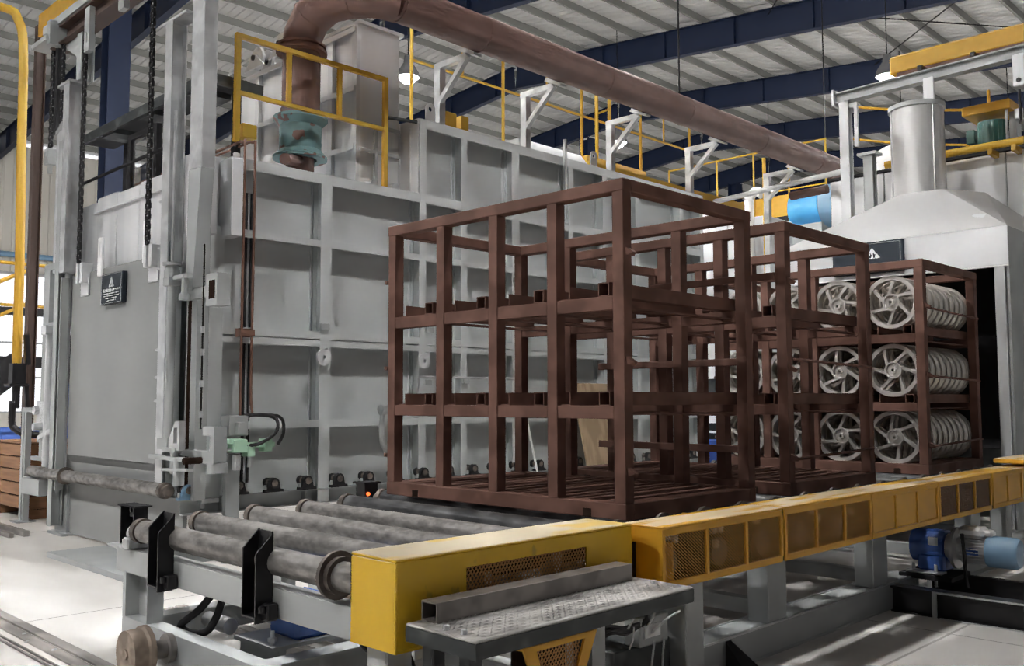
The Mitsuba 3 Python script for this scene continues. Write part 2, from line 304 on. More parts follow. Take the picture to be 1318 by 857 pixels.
# ------------------------------------------------------------------ furnace
YS, XF = 8.15, 4.0            # plane of the side ribs, plane of the front
t = FUR = thing('heat_treatment_furnace', 'large grey ribbed steel box furnace with a stepped roof, behind the brown racks', 'furnace')
YP = YS + .17
ribs_x = [5.40, 6.72, 7.36, 8.22, 9.30, 10.02, 10.77, 11.89, 12.44]
rib_w = [.135, .10, .095, .13, .095, .10, .095, .085, .09]
z_roof, z_tall, z_low = 3.86, 4.74, 3.13
Zb = [.60, 1.227, 2.05, 3.087, 3.76]
rowz = [(0.62, 1.20), (1.32, 2.07), (2.19, 3.06), (3.18, 3.76), (3.88, 4.66)]
edges = [(4.20, 5.40)] + [(ribs_x[i], ribs_x[i + 1]) for i in range(len(ribs_x) - 1)]
for i, (a, b) in enumerate(edges):
    wa = rib_w[i - 1] if i else 0
    for r, (z0, z1) in enumerate(rowz):
        if r == 4 and i < 2: continue
        x0, x1 = (a + .06 if i else (4.20 if r < 3 else 4.44)), b + .06
        part(t, 'wall_panel', box(x0, x1, YP, YP + .03, z0 - .06, z1 + .06), 'grey')
for x, w in zip(ribs_x, rib_w):
    z1 = z_roof if x < 6 else z_tall
    part(t, 'upright_rib', cat([box(x, x + w, YS, YS + .012, .0 if x < 6 else .40, z1), box(x + w * .5 - .006, x + w * .5 + .006, YS + .012, YP, .0 if x < 6 else .40, z1), box(x + .01, x + w - .01, YP - .012, YP, .62, z1)]), 'grey')
    part(t, 'weld_seam', box(x - .02, x - .008, YP - .014, YP, .66, z1 - .1), 'grey_pale')
def hrib(x0, x1, z0, z1, m='grey'):
    part(t, 'cross_rib', cat([box(x0, x1, YS + .002, YS + .014, z0, z1), box(x0, x1, YS + .014, YP, (z0 + z1) / 2 - .006, (z0 + z1) / 2 + .006)]), m)
for z0, z1, x0 in ((1.227, 1.302, 4.30), (3.087, 3.16, 4.20), (3.755, z_roof, 4.44)): hrib(x0, 12.53, z0, z1)
hrib(4.20, 12.53, 2.05, 2.118); hrib(4.20, 12.53, 2.128, 2.208); hrib(6.72, 12.53, 4.63, z_tall)
part(t, 'corner_column', cat([cbox(4.14, 4.32, YS - .005, YS + .3, 0.55, z_low + .01), cbox(4.38, 4.53, YS - .002, YS + .25, z_low, z_roof)]), 'grey')
for x in (4.62, 4.68): part(t, 'seam_strip', box(x, x + .022, YP - .02, YP, .7, z_roof - .3), 'black_matt')
part(t, 'base_rail', cat([prof(cpoly(.09, .15, .012), (3.97, YS + .08, .53), (12.6, YS + .08, .53), -Y, Z)] + [box(x, x + .012, YS, YS + .08, .47, .59) for x in np.arange(4.35, 12.5, .9)]), 'frame_grey')
part(t, 'roof_plate', box(4.40, 6.74, YS + .01, 12.0, z_roof - .03, z_roof), 'grey_pale')
part(t, 'tall_roof_plate', box(6.72, 12.5, YS + .01, 12.0, z_tall - .03, z_tall), 'grey')
part(t, 'tall_end_wall', cat([box(6.71, 6.75, YS + .02, 12.0, z_roof, z_tall), box(6.69, 6.72, 8.5, 8.6, z_roof, z_tall), box(6.69, 6.72, 9.1, 9.2, z_roof, z_tall)]), 'grey_light')
part(t, 'far_end_wall', box(12.45, 12.5, YS + .02, 12.0, 0.2, z_tall), 'grey')
part(t, 'foot', [box(x, x + .12, YS - .02, YS + .14, 0, .46) for x in (6.75, 8.25, 9.3, 10.7, 12.3)], 'frame_grey')
# front of the furnace (plane x = XF) around the door
part(t, 'front_wall', cat([box(XF + .16, XF + .2, 8.2, 11.3, .5, 3.78)]), 'grey_light')
for i, (ya, yb) in enumerate(((8.45, 9.05), (9.05, 9.62), (9.62, 10.2), (10.2, 10.75))):
    part(t, 'front_sheet', cbox(XF + .12, XF + .16, ya + .004, yb - .004, 2.6, 3.78 + .02 * (i % 2)), 'grey_light')
part(t, 'front_edge_angle', box(XF + .08, XF + .13, 8.45, 10.75, 3.62, 3.635), 'grey_pale')
for ya, yb, xx, z1 in ((8.16, 8.30, 4.0, 3.70), (8.02, 8.15, 4.05, 3.66), (7.96, 8.2, 4.28, 3.80)):
    part(t, 'front_post_cover', cbox(xx, xx + .12, ya, yb, 3.05, z1), 'grey_light')
part(t, 'step_cover', cbox(4.02, 4.40, YS + .06, YS + .3, 3.10, 3.84), 'grey_light')
part(t, 'corner_strip', cbox(4.40, 4.46, YS - .01, YS + .03, z_low, z_roof + .04), 'white')
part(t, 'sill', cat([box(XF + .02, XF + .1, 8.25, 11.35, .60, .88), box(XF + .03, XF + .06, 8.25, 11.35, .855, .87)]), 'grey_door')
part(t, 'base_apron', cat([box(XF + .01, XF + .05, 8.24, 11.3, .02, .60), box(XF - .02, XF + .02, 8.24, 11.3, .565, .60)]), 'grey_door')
part(t, 'apron_foot', cat([box(XF - .02, XF + .14, 11.0, 11.35, 0.0, .62), box(XF - .1, XF + .14, 10.9, 11.35, 0.0, .03)]), 'frame_grey')
# lifting eyes, bosses and round stiffener on the side wall
for x, z in ((5.40, 2.0), (6.74, 2.0), (8.24, 2.0)):
    part(t, 'hook_plate', cat([ring((x + .02, YS - .06, z - .06), Y, .085, .022, .03, 20), box(x + .07, x + .105, YS - .05, YS + .0, z - .1, z + .04)]), 'grey_pale', 30)
for x, z in ((6.86, 2.30), (7.42, 1.72), (6.84, 1.70), (8.28, 3.0), (5.45, 2.26)): part(t, 'stub_plate', box(x - .05, x + .05, YS - .03, YS + .01, z - .03, z + .03), 'frame_grey')
part(t, 'hand_pipe', cat([curve([(6.62, YS - .02, 1.5), (6.62, YS - .10, 1.62), (6.62, YS - .12, 1.74)], .014), rod((6.62, YS - .12, 1.76), (8.22, YS - .12, 1.76), .014)]), 'galv', 30)
part(t, 'stub_pipe', rod((6.1, YS - .22, 1.40), (6.45, YS - .22, 1.40), .045, 14), 'black_matt', 30)
part(t, 'stub_pipe_elbow', cat([rod((6.02, YS - .22, 1.40), (6.12, YS - .22, 1.40), .055, 14), curve([(6.05, YS - .22, 1.38), (6.05, YS - .2, 1.1), (6.2, YS - .1, .95)], .03)]), 'galv', 30)
for x in (6.92, 9.9):
    part(t, 'lifting_eye', prof(Polygon([(-.07, 0), (.07, 0), (.07, .16)] + [(.07 * math.cos(a), .16 + .07 * math.sin(a)) for a in np.linspace(.2, 2.94, 8)] + [(-.07, .16)], [[(.03 * math.cos(a), .16 + .03 * math.sin(a)) for a in np.linspace(6.28, 0, 12, endpoint=False)]]), (x, YS + .07, z_tall), (x, YS + .05, z_tall), X, Z), 'white')

# door of the furnace with its lugs and name plate
t = thing('furnace_door', 'flat grey lifting door on the furnace front with a black name plate', 'door')
dz0, dz1, dy0, dy1 = .885, 2.925, 8.50, 11.03
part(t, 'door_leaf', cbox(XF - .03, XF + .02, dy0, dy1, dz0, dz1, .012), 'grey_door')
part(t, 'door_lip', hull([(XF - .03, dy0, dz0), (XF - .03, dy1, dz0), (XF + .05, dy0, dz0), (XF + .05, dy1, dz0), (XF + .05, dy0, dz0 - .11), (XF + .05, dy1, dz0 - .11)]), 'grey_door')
part(t, 'edge_strip', cat([box(XF - .035, XF - .028, dy0 + .001, dy0 + .02, dz0, dz1)]), 'black_matt')
for y in (10.6, 8.86):
    part(t, 'chain_lug', cat([cbox(XF - .12, XF + .0, y - .09, y - .03, 2.80, 3.02), cbox(XF - .12, XF - .0, y + .03, y + .09, 2.80, 3.02), cbox(XF - .05, XF - .03, y - .1, y + .12, 2.66, 2.86)]), 'grey_pale')
for y, dz in ((10.18, .0), (9.05, .03)):
    slot = Polygon([(-.055, 0), (.055, 0), (.05, .42), (-.05, .42)], [[(-.02, .2), (-.02, .36), (.02, .36), (.02, .2)]])
    part(t, 'lifting_plate', prof(slot, (XF - .06, y, 2.84 + dz), (XF - .035, y, 2.84 + dz), Y, Z), 'white')
pl = part(t, 'name_plate', cbox(XF - .085, XF - .03, 9.52, 10.05, 2.51, 2.835, .008), 'sign', label='black name plate with white triangle emblem and lines of white lettering')
def flat(poly, x, m, key, name, th=.003):   # a flat mark on a plate in the plane x; first axis reads to the right (-Y)
    part(key, name, prof(poly, (x, 0, 0), (x - th, 0, 0), -Y, Z), m)
def marks(key, cx, cz, x, s, wide=False):
    tri = Polygon([(-.5 * s, 0), (.5 * s, 0), (0, .82 * s if not wide else .62 * s)])
    h = .82 * s if not wide else .62 * s
    road = Polygon([(-.36 * s, .05 * h), (-.08 * s, .05 * h), (-.02 * s, .30 * h), (-.09 * s, .52 * h), (-.17 * s, .55 * h), (-.10 * s, .40 * h), (-.15 * s, .28 * h)])
    fork = Polygon([(.06 * s, .06 * h), (.20 * s, .06 * h), (.15 * s, .25 * h), (.24 * s, .32 * h), (.13 * s, .40 * h), (.10 * s, .55 * h), (.04 * s, .55 * h)])
    p = tri.difference(road).difference(fork)
    ms = [prof(Polygon([(a - cx * 0, b) for a, b in g.exterior.coords], [list(i.coords) for i in g.interiors]), (x, cx, cz), (x - .003, cx, cz), -Y, Z) for g in getattr(p, 'geoms', [p])]
    part(key, 'emblem', cat(ms), 'lettering')
marks(pl, 9.78, 2.69, XF - .0855, .135)
r2 = np.random.default_rng(3)
def bars_of_text(key, ya, yb, z, h, x, cell, gap=.25):
    ms = []; y = ya
    while y > yb + cell * .5:
        for k in range(3):
            if r2.random() < .75: ms.append(box(x - .003, x, y - cell * (.9 - gap) * (k + .8) / 3, y - cell * (.9 - gap) * k / 3, z - h * r2.uniform(.3, .5), z + h * r2.uniform(.35, .5)))
        ms.append(box(x - .003, x, y - cell * (.9 - gap), y, z - h * .08, z + h * .08)); y -= cell
    part(key, 'lettering', cat(ms), 'lettering')
bars_of_text(pl, 10.0, 9.72, 2.655, .045, XF - .0855, .05); bars_of_text(pl, 9.72, 9.56, 2.66, .022, XF - .0855, .045)
for i, (a, b) in enumerate(((10.0, 9.57), (9.99, 9.58), (9.93, 9.62), (9.9, 9.66))): bars_of_text(pl, a, b, 2.622 - .025 * i, .011, XF - .0855, .03, .1)
part(pl, 'plate_border', cat([box(XF - .088, XF - .085, 9.53, 10.04, 2.52, 2.524), box(XF - .088, XF - .085, 9.53, 10.04, 2.821, 2.825), box(XF - .088, XF - .085, 9.53, 9.536, 2.52, 2.825), box(XF - .088, XF - .085, 10.034, 10.04, 2.52, 2.825)]), 'galv')

# door lifting frame: posts, gantry beam, guide rods
t = thing('door_lift_gantry', 'brown and grey steel gantry over the furnace door with tall pale posts', 'gantry')
part(t, 'post', cat([prof(hpoly(.175, .175, .013, .012), (3.93, 11.04, 2.95), (3.93, 11.04, 5.16), -Y, X), box(3.9, 3.98, 11.06, 11.14, .6, 2.95)]), 'galv')
part(t, 'post_cap', cat([box(3.83, 4.04, 10.92, 11.30, 5.15, 5.18), rod((3.88, 11.32, 5.18), (3.88, 11.26, 5.18), .03)]), 'galv')
part(t, 'upper_post', cat([prof(hpoly(.15, .15, .012, .01), (4.0, 10.92, 5.18), (4.0, 10.92, 5.74), -Y, X), hull([(3.95, 10.86, 5.74), (3.95, 11.5, 5.74), (3.95, 10.86, 5.4), (3.99, 10.86, 5.74), (3.99, 11.5, 5.74), (3.99, 10.86, 5.4)])]), 'frame_grey')
part(t, 'gantry_beam', prof(hpoly(.20, .22, .018, .012), (3.98, 11.74, 5.86), (3.98, 3.0, 5.86), X, Z), 'brown_dark')
part(t, 'sprocket_rail', cat([box(3.86, 3.90, 3.0, 11.95, 5.98, 6.08), box(3.86, 4.0, 3.0, 11.95, 6.02, 6.035)]), 'frame_grey')
part(t, 'end_bracket', cat([box(3.78, 4.1, 11.46, 11.57, 5.73, 6.02), box(3.75, 4.05, 11.5, 12.0, 5.78, 5.84)]), 'frame_grey')
for y in (10.37, 9.46): part(t, 'hanger_plate', prof(Polygon([(-.07, 0), (.07, 0), (.07, .5), (-.07, .5)], [[(-.012, .1), (-.012, .22), (.012, .22), (.012, .1)]]), (3.80, y, 5.34 + (.2 if y < 10 else 0)), (3.86, y, 5.34 + (.2 if y < 10 else 0)), Y, Z), 'frame_grey')
part(t, 'tall_post', cbox(3.92, 4.06, 7.86, 8.10, 3.62, 5.42, .008), 'galv')
part(t, 'tall_post_lower', hull([(3.92, 7.86, 3.62), (3.92, 8.1, 3.62), (4.05, 7.86, 3.62), (4.05, 8.1, 3.62), (3.92, 7.98, 2.5), (3.92, 8.12, 2.5), (4.05, 7.98, 2.5), (4.05, 8.12, 2.5)]), 'frame_grey')
part(t, 'slide_post', cat([prof(hpoly(.15, .15, .014, .02), (3.94, 8.46, .62), (3.94, 8.46, 5.12), -Y, X), box(3.86, 4.02, 8.10, 8.62, 5.12, 5.145)]), 'galv')
part(t, 'slide_channel', cat([box(3.9, 4.0, 8.38, 8.50, .62, 3.0), box(3.88, 3.93, 8.49, 8.50, .65, 3.0)]), 'grey')
part(t, 'inner_post', cat([box(4.02, 4.1, 8.0, 8.28, .6, 3.1), box(3.98, 4.02, 7.99, 8.10, .6, 2.5)]), 'frame_grey')
part(t, 'dark_slot', cat([box(3.99, 4.03, 8.13, 8.19, .62, 2.5)]), 'void')
part(t, 'latch_rod', rod((3.93, 7.78, 1.25), (3.93, 7.78, 2.9), .008, 8), 'black')
for z in (1.35, 1.62, 1.9, 2.1): part(t, 'rod_clip', rod((3.93, 7.78, z), (3.93, 7.78, z + .06), .02, 8), 'galv')
for z in (1.5, 1.72, 1.98, 2.75, 2.95, 3.4): part(t, 'door_stop', cat([rod((3.88, 8.50, z), (3.88, 8.60, z), .014, 8), box(3.87, 3.92, 8.5, 8.54, z - .04, z + .02)]), 'galv')
part(t, 'guide_rail_left', cat([prof(hpoly(.12, .12, .01, .01), (3.9, 11.15, 0.1), (3.9, 11.15, 4.5), -Y, X), box(3.86, 3.95, 11.05, 11.08, .5, 2.9)]), 'frame_grey')
part(t, 'side_channel', cat([prof(cpoly(.1, .18, .01), (3.93, 11.46, 3.0), (3.93, 11.46, 4.70), X, Y), hull([(3.91, 11.56, 4.70), (3.91, 11.36, 4.79), (4.04, 11.36, 4.79), (4.04, 11.56, 4.70), (4.04, 11.36, 4.74), (3.91, 11.56, 4.65)])]), 'galv')
def chain(name, label, x, y, z0, z1, w=.055):
    t = thing(name, label, 'chain', 'roller chains of the door lift'); dark, pins = [], []; z = z0; k = 0
    while z < z1:
        o = w * .45 if k % 2 else w * .28
        for s in (-1, 1): dark.append(cbox(x - .016, x + .016, y + s * o - .005, y + s * o + .005, z - .014, z + .040, .004))
        dark.append(rod((x, y - w * .42, z), (x, y + w * .42, z), .013, 6))
        pins.append(box(x - .004, x + .004, y - w * .5, y + w * .5, z + .019, z + .028)); z += .0508; k += 1
    part(t, 'link', cat(dark), 'black', kind='stuff'); part(t, 'bush', cat(pins), 'galv', kind='stuff')
chain('roller_chain', 'black roller chain holding the left lug of the furnace door', 3.88, 10.6, 3.03, 5.6, .075)
chain('roller_chain', 'black roller chain holding the right lug of the furnace door', 3.88, 8.86, 3.03, 5.8, .075)
chain('roller_chain', 'short black roller chain nearest the yellow pole', 3.93, 11.76, 4.52, 5.76, .09)
chain('roller_chain', 'black roller chain between the short chain and the pale left post', 3.93, 11.43, 4.80, 5.76, .09)
one('chain_weight', 'small dark weight hanging on the end of the short chain', 'weight', cat([cbox(3.88, 3.99, 11.71, 11.82, 4.34, 4.54), rod((3.93, 11.76, 4.24), (3.93, 11.76, 4.36), .03)]), 'frame_grey')
one('door_counter_rod', 'dark steel rod hanging between the two left chains', 'rod', box(3.91, 3.95, 11.55, 11.63, 4.68, 5.78), 'black_matt')

# pneumatic door clamp cylinder on the right edge of the door
t = thing('clamp_cylinder', 'long upright pneumatic cylinder with brackets beside the furnace door', 'cylinder')
cx, cy = 3.84, 8.22
part(t, 'barrel', rod((cx, cy, 1.15), (cx, cy, 2.62), .042, 16), 'frame_grey', 30)
part(t, 'piston_rod', rod((cx, cy, 2.7), (cx, cy, 4.2), .014, 10), 'galv', 30)
part(t, 'end_cap', cat([rod((cx, cy, 2.62), (cx, cy, 2.70), .07, 18), rod((cx, cy, 2.74), (cx, cy, 2.77), .085, 18), rod((cx, cy, 2.70), (cx, cy, 2.74), .06, 18), cbox(cx - .06, cx + .06, cy - .06, cy + .06, 2.55, 2.63)]), 'frame_grey', 30)
part(t, 'upper_arm', cat([box(cx - .02, cx + .03, cy - .34, cy, 2.60, 2.64), rod((cx, cy - .26, 2.45), (cx, cy - .26, 2.62), .03), rod((cx, cy - .26, 2.4), (cx, cy - .26, 2.46), .05)]), 'frame_grey')
part(t, 'upper_bracket', cat([box(3.85, 3.87, 7.38, 7.58, 2.34, 2.60), box(3.85, 3.98, 7.38, 7.40, 2.33, 2.60), box(3.85, 3.98, 7.38, 7.58, 2.32, 2.34), box(3.85, 3.98, 7.38, 7.58, 2.58, 2.60), box(3.93, 3.98, 7.58, 8.16, 2.42, 2.52)]), 'frame_grey')
part(t, 'bracket_hole', box(3.846, 3.85, 7.42, 7.52, 2.38, 2.54), 'void')
part(t, 'lower_bracket', cat([box(3.85, 3.87, 7.38, 7.57, .96, 1.06), box(3.85, 3.87, 7.38, 7.45, 1.06, 1.27), box(3.85, 3.87, 7.38, 7.58, 1.20, 1.28), box(3.85, 3.97, 7.38, 7.40, .98, 1.28), ring((3.93, 7.46, .88), Z, .085, .0, .09), box(3.93, 3.98, 7.57, 8.16, 1.0, 1.06)]), 'frame_grey')
part(t, 'lower_arm', cat([bar((3.82, 8.5, .99), (3.82, 7.75, .98), .07, .035), bar((3.80, 8.2, .88), (3.80, 7.7, .90), .06, .025), box(3.79, 3.86, 7.98, 8.24, 1.04, 1.08), rod((3.82, 8.05, .85), (3.82, 8.05, 1.07), .035), rod((3.82, 7.95, .75), (3.82, 7.95, 1.0), .05, 14), box(3.8, 3.86, 8.16, 8.36, 1.06, 1.16)]), 'frame_grey')
part(t, 'pawl', prof(Polygon([(0, 0), (.2, 0), (.2, .26), (.12, .26), (0, .1)], [[(.09, .06), (.09, .2), (.16, .2), (.16, .06)]]), (3.80, 8.12, 1.06), (3.86, 8.12, 1.06), -Y, Z), 'galv')
part(t, 'pivot_pin', rod((3.74, 7.7, .98), (3.90, 7.7, .98), .03, 12), 'void')
one('clamp_support_post', 'grey steel post on the floor under the clamp bracket', 'post', cat([box(4.30, 4.44, 8.0, 8.06, 0, 1.0), box(4.36, 4.375, 8.06, 8.15, 0, 1.0)]), 'frame_grey')

# green valve block with hoses and the two copper lines
t = thing('green_valve_block', 'small pale green valve assembly with black hose on the furnace side', 'valve')
part(t, 'valve_body', cat([cbox(4.30, 4.44, 7.86, 7.98, 1.02, 1.14), cbox(4.44, 4.74, 7.88, 7.96, 1.06, 1.11), cbox(4.44, 4.52, 7.86, 7.98, .98, 1.10), cbox(4.62, 4.70, 7.86, 7.98, 1.02, 1.14), cbox(4.26, 4.42, 7.88, 7.94, 1.10, 1.15)]), 'green_valve')
part(t, 'outlet', cat([rod((4.36, 7.92, .86), (4.36, 7.92, 1.0), .04), rod((4.5, 7.92, .88), (4.5, 7.92, .98), .03), rod((4.08, 7.92, 1.05), (4.3, 7.92, 1.05), .012)]), 'galv', 30)
part(t, 'coil_box', cat([cbox(4.30, 4.50, 7.96, 8.12, 1.17, 1.36), cbox(4.36, 4.46, 7.90, 7.96, 1.18, 1.30)]), 'frame_grey')
part(t, 'hose', cat([curve([(4.40, 7.9, 1.08), (4.55, 7.84, 1.10), (4.72, 7.84, 1.2), (4.76, 7.9, 1.32), (4.68, 8.0, 1.36), (4.5, 8.05, 1.36)], .016), curve([(4.62, 8.0, 1.37), (4.8, 7.9, 1.34), (4.84, 7.9, 1.2), (4.78, 7.9, 1.08)], .016)]), 'black', 30)
for i, x in enumerate((4.47, 4.58)):
    one('copper_pipe', ['left one of two thin copper lines down the furnace side', 'right one of two thin copper lines down the furnace side'][i], 'pipe',
        curve([(x - .02, 10.6, 3.98), (x - .02, 8.5, 4.0 + .02 * i), (x, 8.12, 4.0 + .02 * i), (x, 8.07, 3.85), (x, 8.07, 2.4), (x, 8.07, 1.6), (x + .02 * i, 8.07, 1.36)], .0135, 8), 'copper', True, group='copper lines')
one('pipe_clip', 'small clip holding the copper lines at the middle rib', 'clip', cat([box(4.45, 4.60, 8.085, 8.15, 2.11, 2.19), box(4.45, 4.60, 8.05, 8.06, 2.12, 2.18), box(4.45, 4.47, 8.05, 8.1, 2.12, 2.18), box(4.58, 4.60, 8.05, 8.1, 2.12, 2.18)]), 'copper')

# furnace rollers: the one at the door and the bearing row along the side
def bearing(label, x, y, z, m='black', grp='roller bearings along the furnace side'):
    t = thing('pillow_block_bearing', label, 'bearing', grp)
    part(t, 'housing', cat([ring((x, y - .055, z), Y, .052, .03, .05, 24), box(x - .1, x + .1, y - .05, y - .0, z - .085, z - .06), hull([(x - .07, y - .05, z - .06), (x + .07, y - .05, z - .06), (x - .05, y - .05, z), (x + .05, y - .05, z), (x - .07, y, z - .06), (x + .07, y, z - .06), (x - .05, y, z), (x + .05, y, z)])]), m, 30)
    part(t, 'shaft_end', rod((x, y - .06, z), (x, y + .1, z), .034, 18), 'wheel_rust', 30)
    part(t, 'bolt', cat([rod((x + s * .085, y - .025, z - .06), (x + s * .085, y - .025, z - .015), .013, 8) for s in (-1, 1)]), 'galv')
    part(t, 'seal_ring', ring((x, y + .06, z), Y, .045, 0, .04, 18), 'black_matt', 30)
bearing('light blue bearing at the right end of the furnace door roller', 3.97, 8.10, .69, 'motor_pale')
bx = [4.47] + [4.842 + .378 * k for k in range(20)]
for k, x in enumerate(bx): bearing(f'{ORD[k]} dark roller bearing on the furnace base rail counted from the front', x, 8.10, .70)
t = thing('furnace_entry_roller', 'grey steel roller lying in front of the furnace door', 'roller')
part(t, 'barrel', loft([(3.86, 8.32, .68), (3.86, 9.1, .68), (3.86, 11.8, .68)], .064, 24), 'roller', 30)
part(t, 'flange', [ring((3.86, 10.72, .68), Y, .095, .05, .02), cat([ring((3.86, 8.28, .68), Y, .075, .0, .05), ring((3.86, 8.22, .68), Y, .055, .0, .06)])], 'wheel_rust', 30)
one('entry_roller_bracket', 'grey channel bracket carrying the left end of the door roller', 'bracket', cat([box(3.78, 3.98, 11.32, 11.9, .42, .60), rod((3.86, 11.8, .6), (3.86, 11.8, .62), .08)]), 'frame_grey')
one('plywood_board', 'bare plywood sheet leaning on the furnace side, seen through the racks', 'board', hull([(9.28, 7.72, 0.1), (10.25, 7.72, .1), (9.20, 8.05, 1.72), (10.20, 8.05, 1.72), (9.28, 7.70, .1), (10.25, 7.70, .1), (9.20, 8.03, 1.72), (10.20, 8.03, 1.72)]), 'plywood')
one('white_rod', 'thin white rod leaning against the furnace side', 'rod', rod((8.42, 7.9, .55), (8.40, 8.12, 1.42), .014, 8), 'white')

# roof gear: flue tower, walkway, railings, exhaust pipe
t = thing('flue_tower', 'tall light grey rectangular flue casing with ribs on the furnace roof', 'duct')
part(t, 'left_face', box(6.1, 6.14, 8.47, 11.3, z_roof, 5.74), 'grey_light')
part(t, 'right_face', box(6.1, 6.66, 8.47, 8.50, z_roof, 5.80), 'stainless')
for y in (8.47, 8.95, 9.75, 10.6): part(t, 'rib', cat([box(6.04, 6.10, y, y + .05, z_roof, 5.74), box(6.04, 6.06, y - .02, y + .07, z_roof, 5.74)]), 'grey_pale')
for z in (4.35, 5.02, 5.70): part(t, 'band', cat([box(6.02, 6.1, 8.47, 11.3, z, z + .02), box(6.02, 6.03, 8.47, 11.3, z - .04, z + .02)]), 'grey_pale')
part(t, 'lid', box(6.06, 6.70, 8.43, 9.6, 5.76, 5.80), 'grey_pale')
part(t, 'side_bands', cat([box(6.1, 6.66, 8.44, 8.47, z, z + .04) for z in (4.3, 4.6)] + [box(6.3, 6.34, 8.44, 8.47, z_roof, 4.6)]), 'frame_grey')
part(t, 'back_face', box(6.6, 6.66, 8.47, 11.3, z_roof, 5.74), 'stainless')
for i, (y, z) in enumerate(((10.55, 5.76), (9.95, 5.78))):
    t = thing('pulley_block', ['left cable pulley block on top of the flue casing', 'right cable pulley block on top of the flue casing'][i], 'pulley', 'pulley blocks')
    part(t, 'sheave', [ring((5.98, y, z + .12), X, .15, .06, .04, 22), ring((6.12, y, z + .12), X, .15, .06, .04, 22)], 'galv', 30)
    part(t, 'cheek', [hull([(xx, y - .25, z - .02), (xx, y + .25, z - .02), (xx, y, z + .18), (xx + .02, y - .25, z - .02), (xx + .02, y + .25, z - .02), (xx + .02, y, z + .18)]) for xx in (5.94, 6.18)], 'grey_light')
    part(t, 'axle', rod((5.92, y, z + .12), (6.22, y, z + .12), .035), 'black')
one('pulley_cable', 'thin twisted steel cable running over the pulley blocks', 'cable', curve([(6.04, 11.6, 5.85), (6.04, 10.55, 6.02), (6.04, 9.95, 6.10), (6.04, 8.9, 6.35)], .016, 6), 'galv', True)
t = thing('walkway', 'dark steel walkway deck above the furnace door', 'walkway')
part(t, 'deck', box(4.22, 4.60, 8.33, 11.55, 4.62, 4.67), 'black_matt')
part(t, 'edge_channel', cat([box(4.19, 4.22, 8.30, 11.56, 4.58, 4.69), box(4.19, 4.62, 8.30, 8.33, 4.58, 4.69)]), 'step_dark')
for y in (8.6, 9.6, 10.6): part(t, 'joist', box(4.22, 4.60, y, y + .35, 4.56, 4.62), 'step_dark')
part(t, 'bracket', box(4.52, 4.58, 8.36, 8.44, z_roof, 4.6), 'black_matt'); part(t, 'bracket', box(4.5, 4.58, 10.9, 11.0, z_roof, 4.6), 'black_matt'); part(t, 'deck_end', cbox(4.62, 4.80, 8.31, 8.4, 4.58, 4.69), 'black')
part(t, 'lower_rail', rod((4.2, 8.6, 4.12), (4.2, 11.4, 4.10), .018), 'black_matt')
t = thing('operator_window', 'small greenish glass screen in a dark frame under the walkway', 'screen')
part(t, 'glass', box(4.33, 4.345, 9.75, 10.35, 3.82, 4.44), 'pane'); part(t, 'frame', cat([box(4.31, 4.37, 9.68, 9.75, 3.8, 4.5), box(4.31, 4.37, 10.35, 10.42, 3.8, 4.5), box(4.31, 4.37, 9.68, 10.42, 4.44, 4.5)]), 'black_matt')
def railing(name, label, pts, z0, zt, zm, m='rail_yellow', r=.022, posts=True, small=(), base=True):
    t = thing(name, label, 'railing')
    P = [np.array(p, float) for p in pts]
    part(t, 'top_rail', loft([(*p[:2], zt + (p[2] if len(p) > 2 else 0)) for p in P], r, 8), m, 30)
    part(t, 'mid_rail', loft([(*p[:2], zm + (p[2] if len(p) > 2 else 0)) for p in P], r * .9, 8), m, 30)
    for p in P if posts else []: part(t, 'post', rod((*p[:2], z0), (*p[:2], zt + .02), r * 1.1, 8), m, 30)
    for p in small: part(t, 'baluster', rod((*p[:2], zm), (*p[:2], zt), r * .8, 8), m, 30)
    return t
def sq_railing():
    t = thing('front_railing', 'yellow square tube railing on the front edge of the furnace roof', 'railing')
    y = 8.2
    part(t, 'top_rail', bar((4.42, y, 5.085), (6.28, y, 5.085), .05, .045), 'rail_yellow'); part(t, 'mid_rail', bar((4.44, y, 4.515), (6.27, y, 4.515), .04, .04), 'rail_yellow')
    part(t, 'post', box(4.42, 4.47, y - .025, y + .025, z_roof + .16, 5.1), 'rail_yellow'); part(t, 'post', box(6.23, 6.28, y - .025, y + .025, z_roof, 5.1), 'rail_yellow')
    for x in (5.0, 5.62): part(t, 'baluster', box(x, x + .045, y - .02, y + .02, 4.52, 5.08), 'rail_yellow')
    part(t, 'foot_box', cbox(4.50, 4.66, y - .02, y + .12, 4.08, 4.22), 'rail_yellow')
    part(t, 'tie_rod', rod((6.25, y, 4.66), (6.72, y, 4.70), .02), 'step_dark')
sq_railing()
railing('roof_railing', 'yellow railing along the furnace roof behind the brown pipe', [(x, 9.5) for x in (7.68, 9.40, 11.17, 12.72, 14.2)], z_tall, 6.58, 6.04, small=[(8.6, 9.5), (10.35, 9.5), (11.9, 9.5), (13.4, 9.5)])
one('roof_ladder', 'short yellow ladder posts rising through the roof railing', 'ladder', cat([rod((11.30, 9.3, 4.9), (11.30, 9.3, 6.4), .03), rod((11.62, 9.3, 4.9), (11.62, 9.3, 6.35), .03), rod((11.3, 9.3, 6.05), (11.62, 9.3, 6.2), .018)]), 'rail_yellow')
one('toe_board', 'long yellow toe board just above the top rail of the nearest rack', 'board', box(10.3, 14.6, 8.62, 8.66, 4.86, 4.99), 'rail_yellow')
for i, (x, y) in enumerate(((7.36, 8.55), (7.72, 8.55))):
    one('actuator_box', ['left yellow actuator box on the furnace roof edge', 'right small yellow actuator box on the furnace roof edge'][i], 'box', cbox(x, x + (.28 if i == 0 else .13), y, y + .16, z_tall, z_tall + .34), 'rail_yellow')
